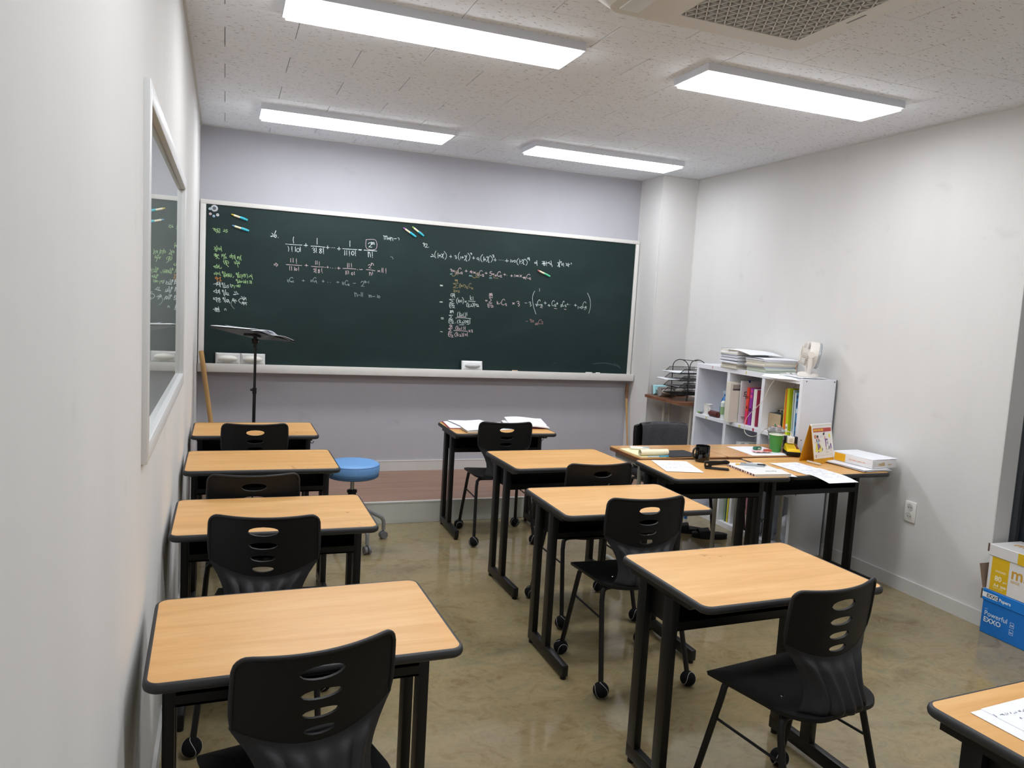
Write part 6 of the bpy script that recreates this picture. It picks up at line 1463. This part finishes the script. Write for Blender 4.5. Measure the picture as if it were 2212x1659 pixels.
cprint('#e3b9a3', [el(-.055, .157, .009, .012)] + limb([(-.066, .135), (-.088, .128)], .006) + limb([(-.044, .135), (-.024, .141)], .006) + limb([(-.055, .085), (-.055, .074)], .006) + limb([(.022, .165), (.022, .150)], .014) + limb([(.028, .100), (.028, .090)], .006) + limb([(.078, .085), (.078, .072)], .008), .0050)
cprint('#3a2a2c', [el(-.055, .165, .010, .009), el(-.066, .143, .004, .011), el(-.043, .143, .004, .011), el(.012, .178, .009, .008), el(.020, .187, .003, .009)] + limb([(-.055, .075), (-.055, .067)], .008) + limb([(.028, .091), (.028, .086)], .007), .0052)
cprint('#aac0d4', [[(-.066, .142), (-.044, .142), (-.042, .122), (-.066, .118)]], .0051)
cprint('#7d5a94', [[(-.062, .122), (-.044, .120), (-.03, .105), (-.034, .088), (-.046, .098), (-.048, .084), (-.060, .084)], [(.018, .150), (.05, .148), (.052, .138), (.034, .140), (.032, .098), (.025, .098), (.022, .140)], [(.072, .118), (.084, .116), (.086, .098), (.082, .084), (.074, .084)]], .0051)
cprint('#4a5f62', [el(.048, .122, .004, .012), el(-.014, .085, .004, .010), el(.060, .095, .005, .012), el(.056, .088, .003, .010)], .0050)
cprint('#c2bdb8', limb([(-.03, .165), (0, .168)], .002) + limb([(-.03, .160), (-.006, .162)], .002) + limb([(.02, .082), (.045, .084)], .002) + limb([(.02, .077), (.042, .079)], .002) + limb([(-.085, .048), (.09, .050)], .0012) + limb([(.02, .066), (.05, .066)], .004), .0050)
cprint('#a8474a', [el(-.085, .047, .006, .009)], .0049)
cprint('#e9e5df', [el(-.085, .047, .003, .005)], .0052)
# paper ream on a pile of papers
t = a4('handout', 'pile of handouts under the wrapped paper ream', 3.812, 3.525, zd, .10, n=5, prints=False, seed=20)
for k in range(6):
    bm = B(); M_ = T(random.uniform(-.02, .01), random.uniform(-.015, .015), .0052 + k * .0014) @ RZ(random.uniform(-.06, .06)); sheet(bm, -.105, .105, -.148, .148, 0, .001, None, M_); obj('sheet', bm, [M_paper, mat('paper_bluegrey', '#b6bdca', .7)][k % 3 == 1], t)
rm = thing('paper_ream', 'white and yellow wrapped copier paper ream near the right wall', 'paper ream', (3.872, 3.545, zd + .0145), .10)
bm = B(); rbox(bm, -.107, .107, -.149, .149, 0, .052, .004, 2); obj('wrapper', bm, grain('ream_wrap', '#e3e1e0', .02, 20, .4), rm)
bm = B(); box(bm, -.1076, -.1070, .045, .125, .003, .050); obj('colour_block', bm, mat('ream_yellow', '#e5a90f', .4), rm)
b2 = text_bm('miilk', .030, .0007, M=axes((-.055, -.1496, .016), (1, 0, 0), (0, 0, 1))); obj('printed_text', b2, mat('ream_gold', '#c29a45', .4), rm)
b2 = text_bm('BEIGE', .012, .0003, M=axes((.028, -.1496, .018), (1, 0, 0), (0, 0, 1))); obj('printed_text', b2, mat('ream_gold2', '#cfb67d', .4), rm)
b2 = text_bm('Your Daily Creative miilk', .0115, .0002, M=axes((-.1076, .02, .022), (0, -1, 0), (0, 0, 1))); obj('printed_text', b2, mat('ream_orange', '#dd9a6a', .5), rm)
bm = B()
for sg in (1,):
    tube(bm, [(-.1035, -.1494, .004), (-.082, -.1496, .028), (-.1035, -.1494, .048)], .0006, 5)
obj('fold_line', bm, mat('fold_grey', '#b5b4b4', .5), rm)
bm = B(); sheet(bm, -.103, .113, -.150, .150, .0526, .0006, lambda u, v: .003 * u * (1 - v), RZ(-.03)); obj('cover_sheet', bm, M_paper, rm)

# books and papers on the far middle desk ---------------------------------------
ze = DH + .001
t = thing('folder', 'red edged open folder with papers on the far middle desk', 'folder', (1.80, 5.045, ze), .05)
bm = B(); rbox(bm, -.165, .11, -.14, .15, 0, .003, .001, 1, RZ(-.15)); obj('cover', bm, mat('folder_red', '#8d2f3a', .5), t)
for k in range(4):
    bm = B(); M_ = T(-.01 + .03 * k, .01 * k, .0035 + .0012 * k) @ RZ(-.15 + .10 * k); sheet(bm, -.145, .10, -.13, .15, 0, .0008, lambda u, v, k=k: .008 * (.5 + .5 * math.sin(u * 3 + k)) * (k > 1), M_); obj('sheet', bm, M_paper, t)
t = thing('notebook', 'open white notebook in front on the far middle desk', 'notebook', (1.80, 4.822, ze + .0002), .03)
bm = B(); rbox(bm, -.10, .10, -.075, .075, 0, .016, .002, 1); obj('pages', bm, M_paper2, t)
bm = B(); sheet(bm, -.105, .10, -.078, .085, .0165, .0008, lambda u, v: .010 * v * v + .004 * math.sin(u * 4)); obj('open_page', bm, M_paper, t)
bm = B()
for k in range(12): tube(bm, [(-.10, -.065 + .0115 * k, .004), (-.109, -.065 + .0115 * k, .010), (-.10, -.065 + .0115 * k, .018)], .0012, 5)
obj('spiral_binding', bm, M_steel, t)
t = thing('textbook', 'open white textbook at the right on the far middle desk', 'book', (2.235, 5.045, ze), -.14)
bm = B(); rbox(bm, -.16, .13, -.14, .13, 0, .003, .001, 1); obj('cover', bm, mat('cover_darkred', '#7a3a38', .5), t)
bm = B(); sheet(bm, -.155, .135, -.145, .135, .004, .008, lambda u, v: .012 * math.sin(u * PI)); obj('pages', bm, M_paper, t)
bm = B(); sheet(bm, -.13, .15, -.02, .16, .014, .0008, lambda u, v: .020 * v + .006 * math.sin(u * 5)); obj('open_page', bm, M_paper, t)
a4('worksheet', 'white sheet with a black pen behind the far middle chair', 2.02, 5.02, ze, .25, n=1, seed=30)
pen('black pen on the white sheet behind the far middle chair', 1.99, 4.93, ze + .007, -.5, .12, .005, '#2a2b2e', '#1c1d20', .25)

# sheet on the lower right desk ---------------------------------------------------
t = thing('answer_sheet', 'white sheets with handwriting on the lower right desk', 'papers', (1.915, 1.00, DH + .001), .06)
F0 = Matrix.Translation((0, 0, 0))
bm = B(); sheet(bm, -.137, .15, -.09, .156, 0, .0008, None, RZ(0)); obj('sheet', bm, M_paper, t)
bm = B(); sheet(bm, -.098, .17, -.10, .1585, .0012, .0006, None, RZ(.01)); obj('sheet', bm, M_paper, t)
bm = B(); rnd = random.Random(11)
def scrib(x, y, s): 
    p = [(x + s * rnd.uniform(0, .8), y + s * rnd.uniform(-.5, .5), .0023) for _ in range(4)]; tube(bm, p, .0006, 4)
tube(bm, [(-.096, .131, .0023), (-.099, .120, .0023)], .0007, 4)
for k in range(7): scrib(-.084 + k * .0075, .124 - k * .0008, .0085)
for k in range(9): scrib(-.024 + k * .010, .121, .011)
for k in range(9): scrib(-.052 + k * .010, .099, .009)
obj('handwriting', bm, mat('pencil_grey', '#6c6f80', .7), t)

# ================================================================== SLIPPERS, GLUE
def slipper(label, x, y, rz):
    t = thing('slipper', label, 'slipper', (x, y, 0), rz, 'black slippers under the teacher table')
    def sole(s, z0, z1):
        out = []
        for k in range(32):
            a = 2 * PI * k / 32; yy = .125 * math.sin(a); xx = .047 * math.cos(a) * (1 + .16 * math.sin(a)); out.append((xx * s, yy * s))
        return out
    bm = B(); prism(bm, sole(1.03, 0, 1), 0, .012); prism(bm, sole(1.0, 0, 1), .012, .017); prism(bm, sole(1.03, 0, 1), .017, .034); obj('sole', bm, M_black_plastic2, t, 30)
    bm = B(); prism(bm, sole(.92, 0, 1), .034, .036); obj('footbed', bm, M_black_plastic, t)
    bm = B()
    def st_(u, v):
        a = PI * u; yy = -.0 + .075 * v + .008 * math.sin(a)
        return Vector((-.052 * math.cos(a), yy + .005, .014 + .058 * math.sin(a) ** .7 * (1 - .22 * v)))
    grid(bm, st_, 20, 8); solidify(bm, .004); bmesh.ops.recalc_face_normals(bm, faces=list(bm.faces)); obj('strap', bm, M_black_plastic, t, 60)
slipper('black slide slipper nearer the camera under the teacher table', 3.475, 4.475, 1.25)
slipper('black slide slipper partly hidden behind the nearer one', 3.40, 4.615, 1.05)
t = thing('glue_stick', 'blue and white glue stick standing on the floor near the slippers', 'glue stick', (3.335, 4.63, 0))
t.location = (3.476, 4.79, 0)
bm = B(); lathe(bm, [(.013, 0), (.013, .05)], 16); obj('base', bm, M_white_plastic, t)
bm = B(); lathe(bm, [(.0132, .05), (.0132, .082)], 16); obj('label_band', bm, mat('glue_blue', '#2f6fc0', .4), t)
bm = B(); lathe(bm, [(.0128, .082), (.0125, .095), (.0001, .097)], 16); obj('cap', bm, mat('glue_cap', '#dfe4ea', .4), t)

# ================================================================== CORNER TABLE: LETTER TRAYS, ERASERS
zj = .8758
eraser('light blue eraser propped on the corner table', 3.690, 3.83, 5.745, zj, -.20, mat('eraser_blue', '#a6dce4', .5), mat('eraser_blue_handle', '#8fb3b3', .4), .085, group='erasers on the corner table')
eraser('grey eraser with pale knob left of the letter trays', 3.675, 3.835, 5.62, zj, -.20, mat('eraser_grey', '#8c857f', .5), mat('eraser_pale', '#c9c5bd', .4), .082, group='erasers on the corner table')
eraser('grey eraser with pale knob behind the letter trays', 3.845, 3.985, 5.685, zj, -.20, mat('eraser_grey', '#8c857f', .5), mat('eraser_pale', '#c9c5bd', .4), .082, group='erasers on the corner table')
lt = thing('letter_tray', 'black wire letter tray tower with four tiers in the corner', 'letter tray', (3.815, 5.425, zj))
M_wire = mat('black_wire', '#101012', .4)
M_mesh = grain('black_mesh', '#1b1b1e', .4, 500, .5)
tw_, td_ = .30, .23     # along x, along y
for k in range(4):
    z = .052 + k * .058
    tr = thing_part = bpy.data.objects.new('tier', None)
    bm = B()
    x0, x1, y0, y1 = -tw_ / 2, tw_ / 2 , -td_ / 2, td_ / 2
    ux0 = x0 + .05
    tube(bm, [(x0, y0, z), (x1, y0, z), (x1, y1, z), (x0, y1, z)], .0028, 6, True)
    tube(bm, [(x0, y0, z), (ux0, y0, z + .040), (x1, y0, z + .040), (x1, y1, z + .040), (ux0, y1, z + .040), (x0, y1, z)], .0028, 6)
    bpy.data.objects.remove(tr)
    tr = obj('tier', bm, M_wire, lt)
    bm = B(); q = .0075
    n_ = int((x1 - x0) / q)
    for i_ in range(1, n_):
        xx = x0 + i_ * q; hh = .04 * min(1, (xx - x0) / (ux0 - x0))
        box(bm, xx - .0008, xx + .0008, y0, y1, z - .0008, z + .0008)
        for yy in (y0, y1): box(bm, xx - .0008, xx + .0008, yy - .0006, yy + .0006, z, z + hh)
    for i_ in range(1, int((y1 - y0) / q)): box(bm, x0, x1, y0 + i_ * q - .0008, y0 + i_ * q + .0008, z - .0006, z + .0006)
    for i_ in range(1, 4):
        for yy in (y0, y1): box(bm, x0 + (ux0 - x0) * i_ / 4, x1, yy - .0006, yy + .0006, z + .01 * i_ - .0008, z + .01 * i_ + .0008)
    obj('mesh_panel', bm, M_mesh, tr)
for xx in (-.07, .10):
    yy = td_ / 2 + .004
    bm = B(); tube(bm, [(xx, -yy, 0), (xx, -yy, .14), (xx, -yy, .27)] + [(xx, -yy * math.cos(PI * k / 14), .27 + .066 * math.sin(PI * k / 14)) for k in range(1, 14)] + [(xx, yy, .27), (xx, yy, .14), (xx, yy, 0)], .0036, 8)
    obj('post', bm, M_wire, lt)
bm = B(); tube(bm, [(-.07, 0, .335), (.02, -.08, .332), (.10, 0, .335)], .003, 8); obj('cross_bar', bm, M_wire, lt)
a4('tray_paper', 'white papers piled on the top letter tray', 3.785, 5.425, zj + .229, PI / 2, n=6, prints=False, seed=41)
a4('tray_paper', 'white papers sticking out of the third letter tray', 3.735, 5.43, zj + .1712, PI / 2 - .2, n=3, prints=False, seed=42)
a4('tray_paper', 'grey papers in the second letter tray', 3.82, 5.425, zj + .1132, PI / 2, n=3, prints=False, seed=43)

# ================================================================== WALL OUTLET
t = thing('wall_outlet', 'white double socket outlet on the right wall', 'outlet', (XR, 3.305, .49))
bm = B(); rbox(bm, -.012, 0, -.038, .038, -.062, .062, .005, 2); obj('plate', bm, M_white_plastic, t)
for zz in (.027, -.027):
    bm = B(); My = T(-.0135, 0, zz) @ RY(PI / 2); lathe(bm, [(.0225, .0), (.0225, .0018), (.019, .0018), (.018, .0)], 28, My, cap=False); lathe(bm, [(.0185, .0008), (.0001, .0008)], 28, My, cap=False)
    s_ = obj('socket', bm, mat('socket_white', '#c9c7c2', .4), t)
    bm = B()
    for yy in (-.008, .008): cyl(bm, (-.0142, yy, zz), (-.012, yy, zz), .0026, n=10)
    obj('pin_hole', bm, M_black_plastic, s_)

# ================================================================== PAPER BOXES BY THE DOOR
bb = thing('paper_carton', 'blue copier paper carton on the floor by the right wall', 'box', (3.961, 2.752, 0), -.02)
# local: front face is the plane x=0 facing -x ; runs along -y
BL, BDp, BHt = .31, .225, .236
M_cb = grain('carton_blue', '#0f6fc4', .03, 15, .5)
bm = B(); rbox(bm, 0.004, BDp - .004, -BL + .004, -.004, 0, .19, .003, 1); obj('body', bm, M_cb, bb)
bm = B(); rbox(bm, 0, BDp, -BL, 0, .175, BHt, .003, 1); obj('lid', bm, mat('carton_blue_lid', '#1478cf', .5), bb)
def ftext(par, s, size, y, z, col, bold=.0004, x=-.0006, sx=1.0):
    b2 = text_bm(s, size, bold, M=axes((x, -y, z), (0, -1, 0), (0, 0, 1))); return obj('printed_text', b2, mat('print_' + col.strip('#'), col, .5), par)
def fplate(par, y0, y1, z0, z1, col, x=0.0, nm='printed_panel', t_=.0004):
    bm = B(); box(bm, x - t_, x + .0004, -y1, -y0, z0, z1); return obj(nm, bm, mat('print_' + col.strip('#'), col, .5), par)
fplate(bb, .002, .088, .193, .219, '#e9edf0')
ftext(bb, 'EXXO', .025, .026, .1975, '#17191c', .0006)
ftext(bb, 'Papers', .024, .095, .1955, '#dfeaf4', .0006)
fplate(bb, .022, .038, .132, .1335, '#cfe0f0', .004)
ftext(bb, 'Powerful', .036, .021, .098, '#dbe8f4', .0001, .0032)
ftext(bb, 'EXXO', .036, .020, .064, '#e6eff7', .0006, .0032)
for k, (z0, tx) in enumerate(((.087, 'A4'), (.050, '500'))):
    bm = B(); tube(bm, [(.0036, -.166 + a_, z0 + b_) for a_, b_ in ((0, 0), (0, .026), (-.02, .026), (-.02, 0))], .0009, 5, True); obj('printed_icon', bm, mat('print_dbe8f4', '#dbe8f4', .5), bb)
    ftext(bb, tx, .013 if k == 0 else .009, .1685, z0 + .008, '#dbe8f4', .0003, .0032)
bm = B(); rbox(bm, -.002, .004, .0015, .007, .178, .232, .0008, 1); rbox(bm, .02, .15, .0012, .004, .17, .225, .0008, 1); obj('torn_edge', bm, mat('kraft_brown', '#6b564a', .8), bb)
wb = thing('paper_carton', 'white and yellow copier paper carton on top of the blue carton', 'box', (3.958, 2.742, BHt + .001), -.02)
M_cw = grain('carton_white2', '#dddbd9', .02, 15, .5)
bm = B(); rbox(bm, .004, BDp - .004, -BL + .004, -.004, 0, .20, .003, 1); obj('body', bm, M_cw, wb)
bm = B(); rbox(bm, 0, BDp, -BL, 0, .182, .243, .003, 1); obj('lid', bm, mat('carton_white_lid', '#d6d4d3', .5), wb)
fplate(wb, .022, .118, .004, .181, '#d8b01c', .0042)
fplate(wb, .158, .306, .183, .241, '#d8b01c', .0002)
ftext(wb, '80', .038, .046, .060, '#f0ead2', .0007, .0034); ftext(wb, 'g/m²', .012, .093, .060, '#f0ead2', .0003, .0034)
ftext(wb, 'A4', .024, .044, .028, '#f0ead2', .0004, .0034); ftext(wb, '2500', .016, .080, .030, '#f0ead2', .0006, .0034)
for k in range(2): fplate(wb, .046, .104, .107 + k * .006, .109 + k * .006, '#f0ead2', .0036)
for k in range(2): fplate(wb, .044, .068, .018 + k * .004, .0195 + k * .004, '#e6d795', .0036)
for k in range(2): fplate(wb, .072, .098, .018 + k * .004, .0195 + k * .004, '#e6d795', .0036)
ftext(wb, 'miilk', .085, .130, .100, '#c99a3a', .0016, .0034)
ftext(wb, 'BEIGE', .019, .132, .078, '#cdaf74', .0003, .0034)
b2 = text_bm('miilk', .085, .0014, M=axes((.10, -.05, .2436), (0, -1, 0), (1, 0, 0)) @ Matrix.Diagonal((1, 1, 1, 1))); obj('printed_text', b2, mat('print_c99a3a', '#c99a3a', .5), wb)
bm = B(); rbox(bm, -.002, .005, .001, .007, .20, .243, .0008, 1); obj('torn_edge', bm, mat('kraft_brown', '#6b564a', .8), wb)
bm = B(); rbox(bm, -.012, .15, 0, .002, 0, .125, .0008, 1, T(0, .001, .004) @ RX(-.26)); obj('side_flap', bm, mat('kraft_brown2', '#8a7565', .8), wb)
